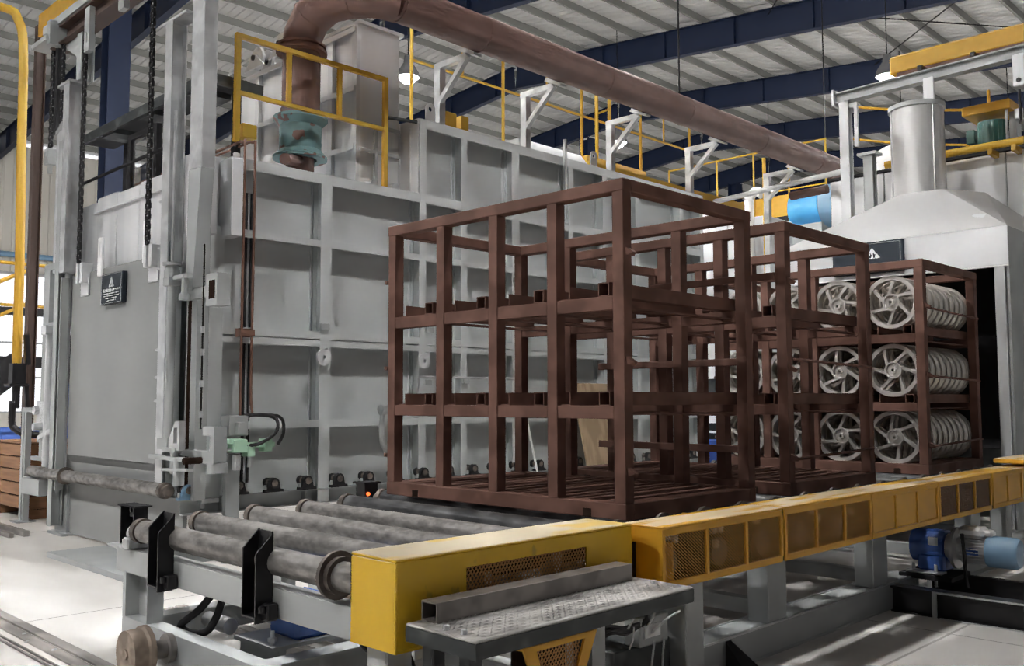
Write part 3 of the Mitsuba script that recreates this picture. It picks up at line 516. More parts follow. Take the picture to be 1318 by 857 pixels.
one('yellow_gear_cover', 'yellow machine cover on the furnace roof beside the ladder posts', 'cover', cat([cbox(10.7, 12.2, 9.0, 9.06, 5.0, 5.22), cbox(10.7, 10.76, 9.0, 10.0, 5.0, 5.22), cbox(12.14, 12.2, 9.0, 10.0, z_tall, 5.22), cbox(10.7, 10.78, 9.0, 9.06, z_tall, 5.0)]), 'rail_yellow')
one('roof_tray', 'pale sheet metal tray on the furnace roof between the pipe brackets', 'tray', cat([hull([(8.75, 8.5, z_tall), (10.3, 8.5, z_tall), (8.75, 9.6, z_tall), (10.3, 9.6, z_tall), (8.9, 8.7, 5.06), (10.2, 8.7, 5.06), (8.9, 9.4, 5.06), (10.2, 9.4, 5.06)])]), 'grey_light')
one('roof_post', 'thin bright post on the furnace roof edge right of the tray', 'post', box(9.18, 9.22, 8.10, 8.14, 3.9, 4.98), 'galv')
for i, (x0, x1, z) in enumerate(((6.15, 6.35, 3.87), (6.45, 6.66, 3.88))): one('roof_stub_pipe', ['left stub pipe lying on the furnace roof', 'right stub pipe lying on the furnace roof'][i], 'pipe', rod((x0, 8.25, z + .03), (x0 + .1, 8.9, z + .05), .045, 12), 'galv', 30)
PC = (7.6, 5.70); PR = .205
t = thing('exhaust_pipe', 'long brown exhaust pipe with an elbow running above the furnace', 'pipe')
part(t, 'riser', rod((5.42, 8.6, 4.55), (5.42, 8.6, 5.33), .205, 28), 'pipe', 30)
el = [(5.42, 8.6, 5.30), (5.42, 8.58, 5.46), (5.44, 8.44, 5.64), (5.50, 8.20, 5.74), (5.60, 7.92, 5.74), (5.74, 7.70, 5.72), (5.95, 7.6, 5.70)]
segs = [el[0], el[2], el[4], el[6]]
part(t, 'elbow', loft(el, .21, 28), 'pipe', 30)
part(t, 'elbow_weld', [ring(np.array(el[k]) - .012 * d, d, .216, .19, .024) for k, d in ((2, np.array([.1, -.75, .6])), (4, np.array([.45, -.85, 0])), (6, X))], 'pipe', 30)
part(t, 'collar_flange', cat([ring((5.42, 8.6, 5.26), Z, .275, .2, .03), ring((5.42, 8.6, 5.33), Z, .262, .2, .025), ring((5.42, 8.6, 5.29), Z, .24, .2, .04)]), 'rust', 30)
part(t, 'base_collar', cat([lathe([(.2, 0), (.225, 0), (.215, .12), (.2, .12)], (5.42, 8.6, 4.52), Z)]), 'pipe', 30)
part(t, 'straight_run', rod((5.9, *PC), (16.2, *PC), PR, 32), 'pipe', 30)
part(t, 'weld_ring', [ring((x, *PC), X, PR + .006, PR - .02, .025) for x in (7.15, 9.35, 11.2, 13.3, 15.2)], 'pipe', 30)
t = thing('flue_valve_collar', 'teal flanged valve collar with flaking paint at the foot of the brown pipe', 'valve')
part(t, 'collar_body', lathe([(.20, 0), (.225, 0), (.225, .4), (.20, .4)], (5.42, 8.6, 4.14), Z, 36), 'teal', 40)
part(t, 'flange', cat([ring((5.42, 8.6, 4.52), Z, .29, .2, .03, 36), lathe([(.225, 0), (.285, .07), (.225, .07)], (5.42, 8.6, 4.45), Z, 36)]), 'teal', 30)
part(t, 'flange', cat([ring((5.42, 8.6, 4.09), Z, .29, .18, .03, 36), lathe([(.225, .07), (.285, 0), (.225, 0)], (5.42, 8.6, 4.12), Z, 36)]), 'teal', 30)
part(t, 'stub', cat([rod((5.42, 8.6, z_roof), (5.42, 8.6, 4.10), .15, 24)]), 'pipe', 30)
part(t, 'side_branch', rod((5.05, 8.30, 3.98), (5.40, 8.55, 4.06), .06, 14), 'pipe', 30)
for i, x in enumerate((7.13, 8.61, 10.38, 12.38, 14.82)):
    lab = ['galvanised pipe bracket beside the large lamp', 'galvanised pipe bracket above the pale roof tray', 'galvanised pipe bracket right of the yellow ladder posts', 'galvanised pipe bracket above the far end of the nearest rack', 'galvanised pipe bracket at the far end of the brown pipe'][i]
    t = thing('pipe_bracket', lab, 'bracket', 'pipe brackets')
    yb = 8.3; z0 = z_tall if x < 12.5 else 3.4; zt = 5.52
    part(t, 'post', cat([prof(cpoly(.09, .10, .01), (x - .03, yb, z0), (x - .03, yb, zt), X, Y)]), 'galv')
    part(t, 'arm', box(x - .035, x + .035, 7.80, yb + .05, zt - .07, zt), 'galv')
    part(t, 'brace', bar((x, yb - .02, zt - .48), (x, 7.78, zt - .03), .06, .06), 'galv')
    part(t, 'saddle', cat([hull([(x - .06, 7.62, 5.47), (x + .06, 7.62, 5.47), (x - .06, 7.86, 5.60), (x + .06, 7.86, 5.60), (x - .06, 7.62, 5.44), (x + .06, 7.62, 5.44), (x - .06, 7.9, 5.56), (x + .06, 7.9, 5.56)])]), 'galv')

# ------------------------------------------------------------------ rollers, transfer cart, fixed conveyor frame
RZ, RR = .722, .0655
yl = [5.58, 5.70, 5.78, 5.82, 5.93, 6.05]
for k in range(19):
    x = 2.45 + .432 * k if k < 6 else 4.61 + .44 * (k - 5)
    y1 = yl[k] if k < 6 else 6.06
    y0 = 2.80 if k > 2 else 2.92
    t = thing('conveyor_roller', f'{ORD[k]} steel roller of the conveyor counted from the near cart end', 'roller', 'conveyor rollers')
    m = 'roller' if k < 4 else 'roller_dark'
    part(t, 'tube', loft([(x, y0, RZ), (x, (y0 + y1) / 2, RZ), (x, y1 - .06, RZ)], RR, 26), m, 30)
    part(t, 'end_cap', cat([ring((x, y1 - .05, RZ), Y, RR + .008, 0, .05, 24), ring((x, y1 - .06, RZ), Y, RR - .008, 0, .01, 24)]), 'wheel_rust' if k < 6 else 'roller_dark', 30)
    part(t, 'shaft', [rod((x, y1, RZ), (x, y1 + .08, RZ), .025, 10), rod((x, y0 - .1, RZ), (x, y0, RZ), .025, 10)], 'tube_steel', 30)
    fy = 3.52 if k == 0 else 3.30
    part(t, 'flange', cat([ring((x, fy, RZ), Y, .108, RR - .004, .022, 32), ring((x, fy - .03, RZ), Y, .085, RR - .004, .03, 28)]), 'wheel_rust', 30)
CX0, CX1 = 2.42, 3.40
t = thing('transfer_cart', 'grey steel roller cart frame standing on floor rails in the left foreground', 'cart')
part(t, 'front_beam', cbox(CX0, CX0 + .10, 2.95, 5.85, .462, .606, .004), 'frame_grey')
part(t, 'rear_beam', cbox(CX1 - .08, CX1, 2.95, 5.85, .50, .64, .004), 'frame_grey')
part(t, 'end_beam', prof(cpoly(.1, .14), (CX0 + .1, 5.72, .53), (CX1 - .08, 5.72, .53), Y, Z), 'frame_grey')
part(t, 'upright', cat([box(CX0 + .085, CX0 + .10, 5.40, 5.74, .2, .465), box(CX0, CX0 + .10, 5.70, 5.74, .2, .465), box(CX0, CX0 + .1, 5.40, 5.412, .2, .465)]), 'frame_grey')
part(t, 'upright', prof(cpoly(.11, .34, .012), (CX1 - .1, 5.56, .2), (CX1 - .1, 5.56, .5), X, Y), 'frame_grey')
part(t, 'upright', cbox(CX0 + .0, CX0 + .12, 2.96, 3.1, .2, .47), 'frame_grey')
part(t, 'lower_beam', cat([box(CX0 + .0, CX0 + .012, 2.9, 5.74, .035, .2), box(CX0, CX0 + .10, 2.9, 5.74, .19, .202), box(CX0, CX0 + .1, 2.9, 5.74, .035, .047)]), 'frame_grey')
part(t, 'lower_beam', cbox(CX1 - .1, CX1, 2.9, 5.74, .04, .2), 'frame_grey')
part(t, 'cross_beam', cat([box(CX0 + .1, CX1 - .1, 5.62, 5.66, .04, .2), box(CX0 + .1, CX1 - .1, 5.56, 5.7, .19, .2)]), 'frame_grey')
part(t, 'cross_beam', cat([box(CX0 + .1, CX1 - .1, 4.22, 4.26, .04, .2), box(CX0 + .1, CX1 - .1, 4.12, 4.26, .19, .2)]), 'frame_grey')
part(t, 'motor_plate', cat([box(2.62, 3.1, 4.35, 4.75, .20, .22), box(2.66, 2.7, 4.35, 4.75, .05, .2)]), 'frame_grey')
part(t, 'left_side_plate', box(2.55, 3.35, 5.80, 5.9, .60, .615), 'frame_grey')
part(t, 'axle_bush', cat([rod((2.27, 5.08, .13), (2.42, 5.08, .13), .05, 16), ring((2.385, 5.08, .13), X, .08, .0, .035, 20)]), 'rail_steel', 30)
for x, y in ((2.205, 5.08), (2.205, 3.05), (3.50, 5.08), (3.50, 3.05)):
    part(t, 'wheel', lathe([(0, .0), (.025, -.006), (.028, .004), (.105, .004), (.124, .0), (.127, .075), (.138, .088), (.138, .115), (.0, .115)], (x - .04, y, .1385), X, 40), 'wheel_tan', 30, 'rusty flanged wheel')
t = thing('cart_motor', 'dark blue geared motor under the front beam of the cart', 'motor')
part(t, 'gearbox', cat([cbox(2.78, 3.02, 4.38, 4.66, .22, .44, .02), rod((2.9, 4.66, .34), (2.9, 4.92, .34), .085, 20)]), 'motor_blue', 30)
part(t, 'coupling', cat([rod((2.66, 4.86, .24), (2.66, 5.12, .24), .045, 16)]), 'galv', 30)
part(t, 'foot_bolt', cat([rod((2.66, 4.42, .22), (2.66, 4.42, .29), .012, 8), rod((2.66, 4.42, .235), (2.66, 4.42, .255), .024, 6)]), 'galv')
def corr(pts, r):
    m = curve(pts, r, 12, 10); return m
one('corrugated_hose', 'black corrugated cable hose sagging under the cart beam', 'hose', corr([(2.57, 4.86, .46), (2.55, 5.0, .335), (2.55, 5.15, .255), (2.55, 5.235, .20), (2.56, 5.15, .175), (2.56, 4.96, .21), (2.56, 4.86, .285), (2.57, 4.81, .38), (2.58, 4.80, .46)], .021), 'black_matt', True)
for i, (ya, x) in enumerate(((5.195, 2.325), (4.15, 2.325))):
    t = thing('guide_bracket', ['left black slanted guide channel bolted to the cart front beam', 'right black slanted guide channel bolted to the cart front beam'][i], 'bracket', 'guide brackets')
    side = Polygon([(0, 0), (.09, 0), (.09, .41), (.085, .41), (0, .325)])
    for y in (ya, ya - .12): part(t, 'cheek', prof(side, (x, y, .465 - .02 * (y < ya)), (x, y - .009, .465 - .02 * (y < ya)), X, Z), 'black')
    part(t, 'back_plate', box(x + .082, x + .092, ya - .13, ya, .465, .87), 'black')
    part(t, 'foot', cat([box(x, x + .09, ya - .12, ya, .465, .475), cbox(x + .03, x + .09, ya - .19, ya - .13, .46, .54), rod((x + .02, ya - .16, .50), (x + .02, ya - .16, .53), .018)]), 'black')
t = thing('sensor_post', 'short black channel post with a pale cap at the left cart corner', 'post')
part(t, 'channel', cat([box(2.58, 2.59, 5.80, 6.0, .60, .835), box(2.50, 2.59, 5.99, 6.0, .6, .835), box(2.5, 2.59, 5.8, 5.81, .6, .835)]), 'black'); part(t, 'cap', cat([box(2.49, 2.60, 5.76, 6.02, .835, .845)]), 'black_matt'); part(t, 'sensor_eye', cat([box(2.53, 2.56, 5.84, 5.93, .77, .83), rod((2.52, 5.9, .81), (2.53, 5.9, .81), .014)]), 'step_dark')
part(t, 'base_plate', box(2.44, 2.62, 5.80, 6.04, .585, .60), 'frame_grey')
t = thing('roller_end_bearing', 'small bolted bearing at the left end of the first roller', 'bearing')
part(t, 'housing', cat([cbox(2.38, 2.52, 5.60, 5.68, .606, .68, .01), ring((2.45, 5.6, .70), Y, .05, 0, .07)]), 'frame_grey'); part(t, 'bolt', cat([rod((2.42, 5.72, .606), (2.42, 5.72, .66), .022, 8), rod((2.42, 5.72, .61), (2.42, 5.72, .63), .035, 6)]), 'galv')
for i, (x, z) in enumerate(((2.20, .0), (3.20, .0))):
    t = thing('floor_rail', ['near steel floor rail running left from the rusty cart wheel', 'far steel floor rail under the back of the cart'][i], 'rail', 'floor rails')
    y1 = 16 if i == 0 else 6.6
    part(t, 'rail_head', prof(Polygon([(-.035, 0), (.035, 0), (.035, .012), (-.035, .012)]), (x, 1.6, z), (x, y1, z), X, Z), 'rail_steel')
    part(t, 'guard_strip', cat([prof(Polygon([(-.13, 0), (-.05, 0), (-.05, .008), (-.13, .008)]), (x, 1.6, z), (x, y1, z), X, Z)]), 'rail_steel')
for i, dx in enumerate((-.20, -.235)): one('floor_cable', ['thin dark cable on the floor beside the near rail', 'second thin cable on the floor, outside the first one'][i], 'cable', curve([(2.2 + dx, 3.5, .008), (2.205 + dx, 6, .008), (2.195 + dx, 8, .008), (2.2 + dx, 13.5, .008)], .007, 6), 'rail_steel', True)
one('floor_wire', 'thin curved wire lying on the floor at the left edge', 'wire', curve([(1.62, 5.1, .004), (1.75, 5.7, .004), (1.82, 6.4, .004), (1.75, 7.1, .004), (1.6, 7.6, .004)], .004, 6), 'rail_steel', True)
for i, (x, y, s) in enumerate(((2.09, 5.95, .05), (2.1, 6.5, .04), (2.06, 6.3, .03))): one('floor_clip', f'{ORD[i]} small rail clip on the floor beside the near rail', 'clip', hull([(x, y, 0), (x + s, y + .02, 0), (x, y + s, 0), (x + s * .5, y + s * .5, .02), (x + s, y + s, .012)]), 'frame_grey', group='rail clips')
one('floor_plate', 'grey steel cover plate on the floor before the furnace apron', 'plate', box(3.3, 3.9, 7.8, 9.6, 0, .05), 'frame_grey')
one('floor_channel', 'steel floor channel at the far left before the crates', 'channel', cat([box(3.45, 3.5, 11.2, 16, 0, .05), box(3.6, 3.66, 11.2, 16, 0, .06), box(2.3, 2.34, 8.3, 16, 0, .012)]), 'rail_steel')

t = thing('roller_conveyor_frame', 'grey steel frame with legs and floor beams carrying the racks behind the ochre guard', 'conveyor frame')
FX0, FX1 = 3.62, 10.72
part(t, 'right_side_beam', box(FX0, FX1, 2.80, 2.92, .56, .655), 'frame_grey')
part(t, 'left_side_beam', box(FX0, FX1, 6.06, 6.16, .50, .645), 'frame_grey')
part(t, 'base_beam', cat([prof(hpoly(.19, .185, .014, .05), (4.0, 2.95, .0925), (7.25, 2.95, .0925), Y, Z), box(4.0, 7.25, 2.862, 2.87, .0, .185)]), 'frame_grey')
part(t, 'base_edge', cat([box(4.2, 7.25, 2.85, 2.858, .178, .19), box(4.2, 7.25, 3.04, 3.05, .178, .192)]), 'galv')
part(t, 'base_beam', box(4.0, 10.72, 5.95, 6.15, 0, .185), 'frame_grey')
part(t, 'base_beam', prof(hpoly(.19, .185, .014, .05), (7.7, 2.95, .0925), (10.72, 2.95, .0925), Y, Z), 'frame_grey')
for x0, x1, ya, yb, z0 in ((4.0, 4.16, 2.74, 2.96, 0), (5.02, 5.24, 2.86, 3.0, .18), (6.46, 6.70, 2.86, 3.0, .18), (8.4, 8.62, 2.86, 3.0, .18), (9.3, 9.45, 2.86, 3.0, .18), (10.5, 10.7, 2.86, 3.0, .18)):
    part(t, 'leg', cbox(x0, x1, ya, yb, z0, .66), 'frame_grey')
for x in (4.1, 5.7, 7.3, 8.9, 10.5):
    part(t, 'leg', cbox(x, x + .14, 5.98, 6.12, .18, .5), 'frame_grey')
    part(t, 'cross_beam', box(x, x + .1, 3.05, 5.95, .05, .15), 'frame_grey')
part(t, 'gusset', cat([hull([(4.55, 2.72, 0), (4.72, 2.72, 0), (4.55, 2.86, 0), (4.72, 2.86, 0), (4.55, 2.86, .17), (4.6, 2.86, .17)])]), 'black_matt')
part(t, 'side_web', box(4.2, 7.2, 4.4, 4.42, .05, .3), 'frame_grey')
t = thing('sensor_box', 'small black sensor box with a red light beside the rack', 'sensor')
part(t, 'case', cat([box(4.57, 4.70, 6.22, 6.34, .66, .82), box(4.55, 4.72, 6.2, 6.36, .82, .835)]), 'black'); part(t, 'stand', box(4.6, 4.66, 6.14, 6.24, .60, .66), 'black')
g = trimesh.creation.icosphere(1, .017); g.apply_translation((4.60, 6.215, .74)); k = numbered(t + '__light'); scene[k] = mikit.ply(g, 'mat_red_glow', emitter={'type': 'area', 'radiance': rgb(3.0, .35, .08)})

# ------------------------------------------------------------------ yellow chain guards and the step
t = thing('chain_guard', 'bright yellow box guard with a mesh window at the near end of the conveyor', 'guard')
x0, x1, ya, yb, z0, z1 = 2.07, 3.42, 2.63, 2.90, .612, .94
part(t, 'top_plate', cbox(x0, x1, ya, yb, z1 - .012, z1, .006), 'yellow')
part(t, 'end_plate', cbox(x0, x0 + .01, ya, yb, z0, z1 - .012), 'yellow'); part(t, 'end_plate', cbox(x1 - .01, x1, ya, yb, z0, z1 - .012), 'yellow')
fr = Polygon([(x0, z0), (x1, z0), (x1, z1 - .012), (x0, z1 - .012)], [[(2.405, .70), (2.405, .872), (3.105, .872), (3.105, .70)]])
part(t, 'front_plate', prof(fr, (0, ya, 0), (0, ya + .008, 0), X, Z), 'yellow')
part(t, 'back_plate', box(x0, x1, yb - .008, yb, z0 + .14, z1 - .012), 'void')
part(t, 'mesh_window', lattice(2.40, 3.11, .695, .876, ya + .012, .0195, .025, .0046, .003), 'mesh_brown', label='brown expanded metal mesh', kind='stuff')
part(t, 'chain_wheel', [cat([ring((x, ya + .08, .76), Y, .055, 0, .03, 18), rod((x, ya + .05, .76), (x, ya + .08, .76), .022)]) for x in (2.55, 2.98)], 'tube_steel', 30)
part(t, 'shaft_nut', [cbox(2.94, 2.98, ya + .03, ya + .05, .80, .86), cbox(2.94, 2.97, ya + .03, ya + .05, .775, .795), cbox(2.54, 2.57, ya + .03, ya + .05, .78, .83), cbox(2.47, 2.56, ya + .03, ya + .05, .755, .775)], 'motor_silver')
part(t, 'floor_pan', box(x0, x1, ya, yb, z0, z0 + .01), 'yellow')
t = thing('ochre_chain_guard', 'long ochre chain guard of mesh and sheet panels receding to the right', 'guard')
ya, yb, z0, z1 = 2.50, 2.72, .645, .93
for m0, n_, kind in ((3.47, 3, 'mesh'), (4.575, 3, 'mesh'), (5.655, 3, 'sheet'), (6.74, 3, 'fine'), (7.85, 3, 'sheet')):
    L = 1.085 if m0 < 4 else 1.07; m1 = m0 + L; w = .024; pw = (L - w * (n_ + 1)) / n_
    b0 = m0
    part(t, 'module_frame', cat([cbox(m0 + .002, m1 - .002, ya, ya + .012, z1 - .045, z1 - .01), cbox(m0 + .002, m1 - .002, ya, ya + .012, z0, z0 + .036)] + [cbox(m0 + .002 + i * (pw + w), m0 + .002 + i * (pw + w) + w, ya - .002, ya + .012, z0 + .03, z1 - .04, .002) for i in range(n_ + 1)]), 'ochre')
    part(t, 'module_top', cbox(m0 + .003, m1 - .003, ya - .005, yb, z1 - .012, z1 + rng.uniform(-.004, .004), .004), 'ochre')
    for i in range(n_):
        a = m0 + w + i * (pw + w)
        if kind == 'mesh': part(t, 'mesh_panel', lattice(a, a + pw, z0 + .034, z1 - .043, ya + .010, .022, .0150, .0042, .003, False), 'mesh_ochre', label='slanted brown mesh panel', kind='stuff')
        elif kind == 'fine': part(t, 'mesh_panel', cat([lattice(a, a + pw, z0 + .034, z1 - .043, ya + .010, .014, .014, .004, .003)]), 'mesh_dark', label='fine dark mesh panel', kind='stuff')
        else: part(t, 'sheet_panel', box(a, a + pw, ya + .008, ya + .011, z0 + .034, z1 - .043), 'ochre')
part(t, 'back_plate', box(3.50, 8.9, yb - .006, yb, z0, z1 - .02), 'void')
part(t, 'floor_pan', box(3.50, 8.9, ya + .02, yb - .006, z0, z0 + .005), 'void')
part(t, 'end_plate', prof(Polygon([(ya, z0), (ya + .012, z0), (ya + .012, .82), (ya + .1, .85), (yb, .85), (yb, z1 - .012), (ya, z1 - .012)]), (3.472, 0, 0), (3.482, 0, 0), Y, Z), 'ochre')
part(t, 'inner_plate', box(3.56, 3.57, ya + .01, yb, z0, .85), 'ochre')
part(t, 'chain_wheel', [ring((x, ya + .1, .74), Y, .07, 0, .03, 18) for x in (3.66, 4.1, 4.52, 4.95, 5.4)], 'tube_steel', 30)
part(t, 'shaft_nut', [cbox(x, x + .03, ya + .06, ya + .09, z, z + .04) for x, z in ((3.60, .85), (3.66, .83), (3.62, .72), (3.99, .84), (4.05, .84), (4.01, .77), (4.4, .85), (5.0, .85), (5.08, .8), (5.5, .8))], 'motor_silver')
part(t, 'lifting_lug', [hull([(x, yb - .03, z1), (x + .09, yb - .03, z1), (x + .09, yb - .02, z1), (x, yb - .02, z1), (x + .02, yb - .025, z1 + .012)]) for x in (3.9, 4.45, 5.2, 5.9, 6.6, 7.3, 8.0)], 'ochre')
one('upper_guard_section', 'ochre guard section standing a little higher at the far right end', 'guard', cat([cbox(8.62, 9.8, 2.42, 2.74, .955, .995), box(8.96, 9.8, 2.46, 2.47, .7, .955), box(8.96, 8.97, 2.46, 2.7, .7, .955)]), 'ochre')
one('guard_support_post', 'grey post under the near yellow guard', 'post', cat([cbox(2.10, 2.22, 2.72, 2.84, 0, .612)]), 'frame_grey')
one('guard_support_post', 'grey post under the right end of the yellow guard, behind the step', 'post', cat([cbox(3.18, 3.34, 2.72, 2.86, 0, .612)]), 'frame_grey')
one('guard_cable', 'black cable loop hanging at the left end of the yellow guard', 'cable', curve([(2.20, 2.92, .73), (2.175, 2.925, .69), (2.145, 2.925, .65), (2.135, 2.92, .60), (2.155, 2.92, .565), (2.2, 2.90, .55), (2.26, 2.84, .57), (2.3, 2.8, .45), (2.3, 2.8, .1)], .009), 'black', True)
t = thing('step_platform', 'dark steel step with a worn checker plate top before the yellow guard', 'step')
sx0, sx1, sy0, sy1, sz = 2.09, 3.33, 2.24, 2.60, .724
part(t, 'tread_plate', cbox(sx0, sx1, sy0, sy1, sz - .01, sz, .003), 'tread')
lz = []
for i in range(38):
    for j in range(11):
        x, y = sx0 + .06 + i * .031, sy0 + .025 + j * .03
        if x > sx1 - .03: continue
        d = np.array([.0135, .007]) if (i + j) % 2 else np.array([.0135, -.007]); q = np.array([-d[1], d[0]]) * .38
        lz.append(hull([(x - d[0], y - d[1], sz - .001), (x + d[0], y + d[1], sz - .001), (x + q[0], y + q[1], sz - .001), (x - q[0], y - q[1], sz - .001), (x, y, sz + .006)]))
part(t, 'raised_pattern', cat(lz), 'tread', kind='stuff')
part(t, 'skirt', cat([box(sx0, sx1, sy0, sy0 + .006, sz - .062, sz - .01), box(sx0, sx0 + .006, sy0, sy1, sz - .062, sz - .01), box(sx1 - .006, sx1, sy0, sy1, sz - .062, sz - .01)]), 'step_dark')
for x, y in ((2.13, 2.31), (2.13, 2.5), (2.95, 2.52)): part(t, 'leg', cbox(x, x + .06, y, y + .06, 0, sz - .01), 'step_dark')
for x, y in ((2.13, 2.43), (2.13, 2.34), (3.26, 2.52), (3.27, 2.4)): part(t, 'bolt', rod((x, y, sz), (x, y, sz + .014), .012, 6), 'galv')
t = thing('square_steel_tube', 'bare square steel tube lying on the step against the yellow guard', 'tube')
put(t, prof(tubepoly(.085, .07, .006), (2.155, 2.55, sz + .036), (3.26, 2.55, sz + .036), Y, Z), 'tube_steel')
t = thing('tapered_guard', 'small tapered ochre mesh guard under the step', 'guard')
tap = Polygon([(2.36, .64), (2.76, .64), (2.64, .40), (2.46, .40)], [[(2.43, .62), (2.49, .44), (2.61, .44), (2.69, .62)]])
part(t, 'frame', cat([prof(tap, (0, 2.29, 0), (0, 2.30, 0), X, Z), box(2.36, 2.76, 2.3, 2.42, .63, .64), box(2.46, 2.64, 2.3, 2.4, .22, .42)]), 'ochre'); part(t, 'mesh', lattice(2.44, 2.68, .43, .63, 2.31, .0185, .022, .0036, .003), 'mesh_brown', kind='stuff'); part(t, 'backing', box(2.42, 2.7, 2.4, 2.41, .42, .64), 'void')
one('drive_motor', 'dark blue motor body in the shadow under the step', 'motor', cat([rod((2.3, 2.32, .36), (2.3, 2.62, .36), .1, 20), cbox(2.2, 2.4, 2.36, 2.56, .1, .3)]), 'motor_blue', 30)
cb = []
for i in range(9):
    a = rng.uniform(-.02, .02, 6)
    cb.append(curve([(3.42 + a[0], 2.86, .50 + a[1]), (3.52 + a[2], 2.78, .52 + a[3]), (3.66 + a[4], 2.74, .50 + a[5]), (3.74 + a[0], 2.80, .43 + a[1]), (3.62 + a[2], 2.82, .40 + a[3]), (3.48 + a[4], 2.84, .41 + a[5]), (3.42, 2.88, .3), (3.40 + a[0], 2.9, .05)], .008, 6, 6))
t = thing('cable_bundle', 'bundle of black cables tied with white straps under the step', 'cables'); part(t, 'cable', cat(cb), 'black', True, kind='stuff')
part(t, 'strap', cat([curve([(3.50, 2.72, .44), (3.52, 2.70, .50), (3.54, 2.72, .56), (3.55, 2.80, .57)], .005, 6), curve([(3.62, 2.70, .43), (3.65, 2.68, .49), (3.66, 2.70, .54), (3.64, 2.8, .56)], .005, 6), curve([(3.52, 2.70, .45), (3.50, 2.69, .40), (3.47, 2.69, .36)], .004, 6)]), 'lettering', True)
t = thing('junction_box', 'grey junction box with white cables below the guards', 'box')
part(t, 'case', cat([cbox(3.70, 3.93, 2.80, 2.9, .30, .44), cbox(3.68, 3.9, 2.83, 2.9, .44, .49)]), 'frame_grey'); part(t, 'label_plate', box(3.73, 3.86, 2.796, 2.80, .34, .40), 'lettering')
part(t, 'cable', cat([curve([(3.78, 2.79, .36), (3.86, 2.76, .42), (3.95, 2.74, .45)], .006, 6), curve([(3.80, 2.79, .32), (3.76, 2.78, .2), (3.74, 2.78, .0)], .006, 6), curve([(3.88, 2.79, .32), (3.85, 2.78, .2), (3.86, 2.78, 0)], .006, 6)]), 'lettering', True)
one('control_cabinet', 'dark grey box on the floor under the cable bundle', 'cabinet', cbox(3.55, 4.0, 2.84, 3.2, 0, .30), 'step_dark')
t = thing('gear_motor', 'geared motor with dark blue gearbox and pale blue fan cover under the ochre guard', 'motor')
gx, gz = 7.3, .40
part(t, 'gearbox', cat([rod((gx, 2.66, gz), (gx, 2.82, gz), .122, 28), rod((gx, 2.82, gz), (gx, 2.9, gz), .12, 28), cbox(gx - .12, gx + .12, 2.64, 2.84, gz - .17, gz - .05, .015)] + [bar((gx + .122 * math.cos(a), 2.66, gz + .122 * math.sin(a)), (gx + .122 * math.cos(a), 2.80, gz + .122 * math.sin(a)), .02, .016) for a in np.arange(.3, 6.3, .8)]), 'motor_blue', 30)
part(t, 'name_tag', box(gx - .142, gx - .138, 2.68, 2.75, gz + .02, gz + .08), 'galv')
part(t, 'flange', cat([ring((gx, 2.60, gz), -Y, .15, 0, .022, 30), ring((gx, 2.65, gz), -Y, .1, 0, .05, 24)]), 'motor_silver', 30)
fins = [rod((gx, 2.58, gz), (gx, 2.34, gz), .082, 24)] + [bar((gx + .09 * math.cos(a), 2.55, gz + .09 * math.sin(a)), (gx + .09 * math.cos(a), 2.36, gz + .09 * math.sin(a)), .008, .03) if False else box(gx - .104 * abs(math.cos(a)), gx + .104 * abs(math.cos(a)), 2.36, 2.55, gz + .1 * math.sin(a) - .004, gz + .1 * math.sin(a) + .004) for a in np.arange(-1.3, 1.31, .24)]
part(t, 'finned_body', cat(fins), 'motor_silver'); part(t, 'body_band', box(gx - .092, gx + .0, 2.42, 2.50, gz - .03, gz + .02), 'motor_blue')
part(t, 'terminal_box', cat([cbox(gx - .09, gx + .07, 2.38, 2.56, gz + .09, gz + .17, .025), cbox(gx - .05, gx + .05, 2.33, 2.4, gz + .1, gz + .15, .02)]), 'motor_silver', 30)
part(t, 'fan_cover', lathe([(.0, .0), (.105, 0), (.112, .01), (.112, .19), (.095, .215), (0, .215)], (gx, 2.375, gz), -Y, 32), 'motor_pale', 35)
part(t, 'foot_bolt', cat([rod((gx - .14, y, .12), (gx - .14, y, .28), .012, 8) for y in (2.70, 2.86)] + [cbox(gx - .2, gx - .08, 2.64, 2.9, .215, .23)]), 'galv')
part(t, 'supply_cable', curve([(gx - .1, 2.52, gz + .12), (gx - .13, 2.50, gz), (gx - .13, 2.49, gz - .2), (gx - .12, 2.48, .14)], .013), 'black', True)
t = thing('motor_base', 'black steel channel base on the floor under the geared motor', 'base')
part(t, 'channel', cat([box(6.72, 6.74, 1.2, 2.84, 0.0, .165), box(6.68, 6.80, 1.2, 2.84, .165, .178), box(6.68, 6.80, 1.2, 2.84, 0, .01)]), 'black')
part(t, 'far_channel', box(7.45, 7.5, 1.2, 2.84, 0, .178), 'black')
part(t, 'plate', box(7.08, 7.46, 2.56, 2.94, .178, .212), 'black_matt')
part(t, 'bright_edge', cat([box(6.675, 6.682, 1.2, 2.55, .165, .178), box(6.675, 6.69, 2.52, 2.55, 0, .17), box(6.675, 6.69, 1.95, 1.97, 0, .17), box(6.66, 6.72, 1.2, 2.5, 0, .006)]), 'galv')

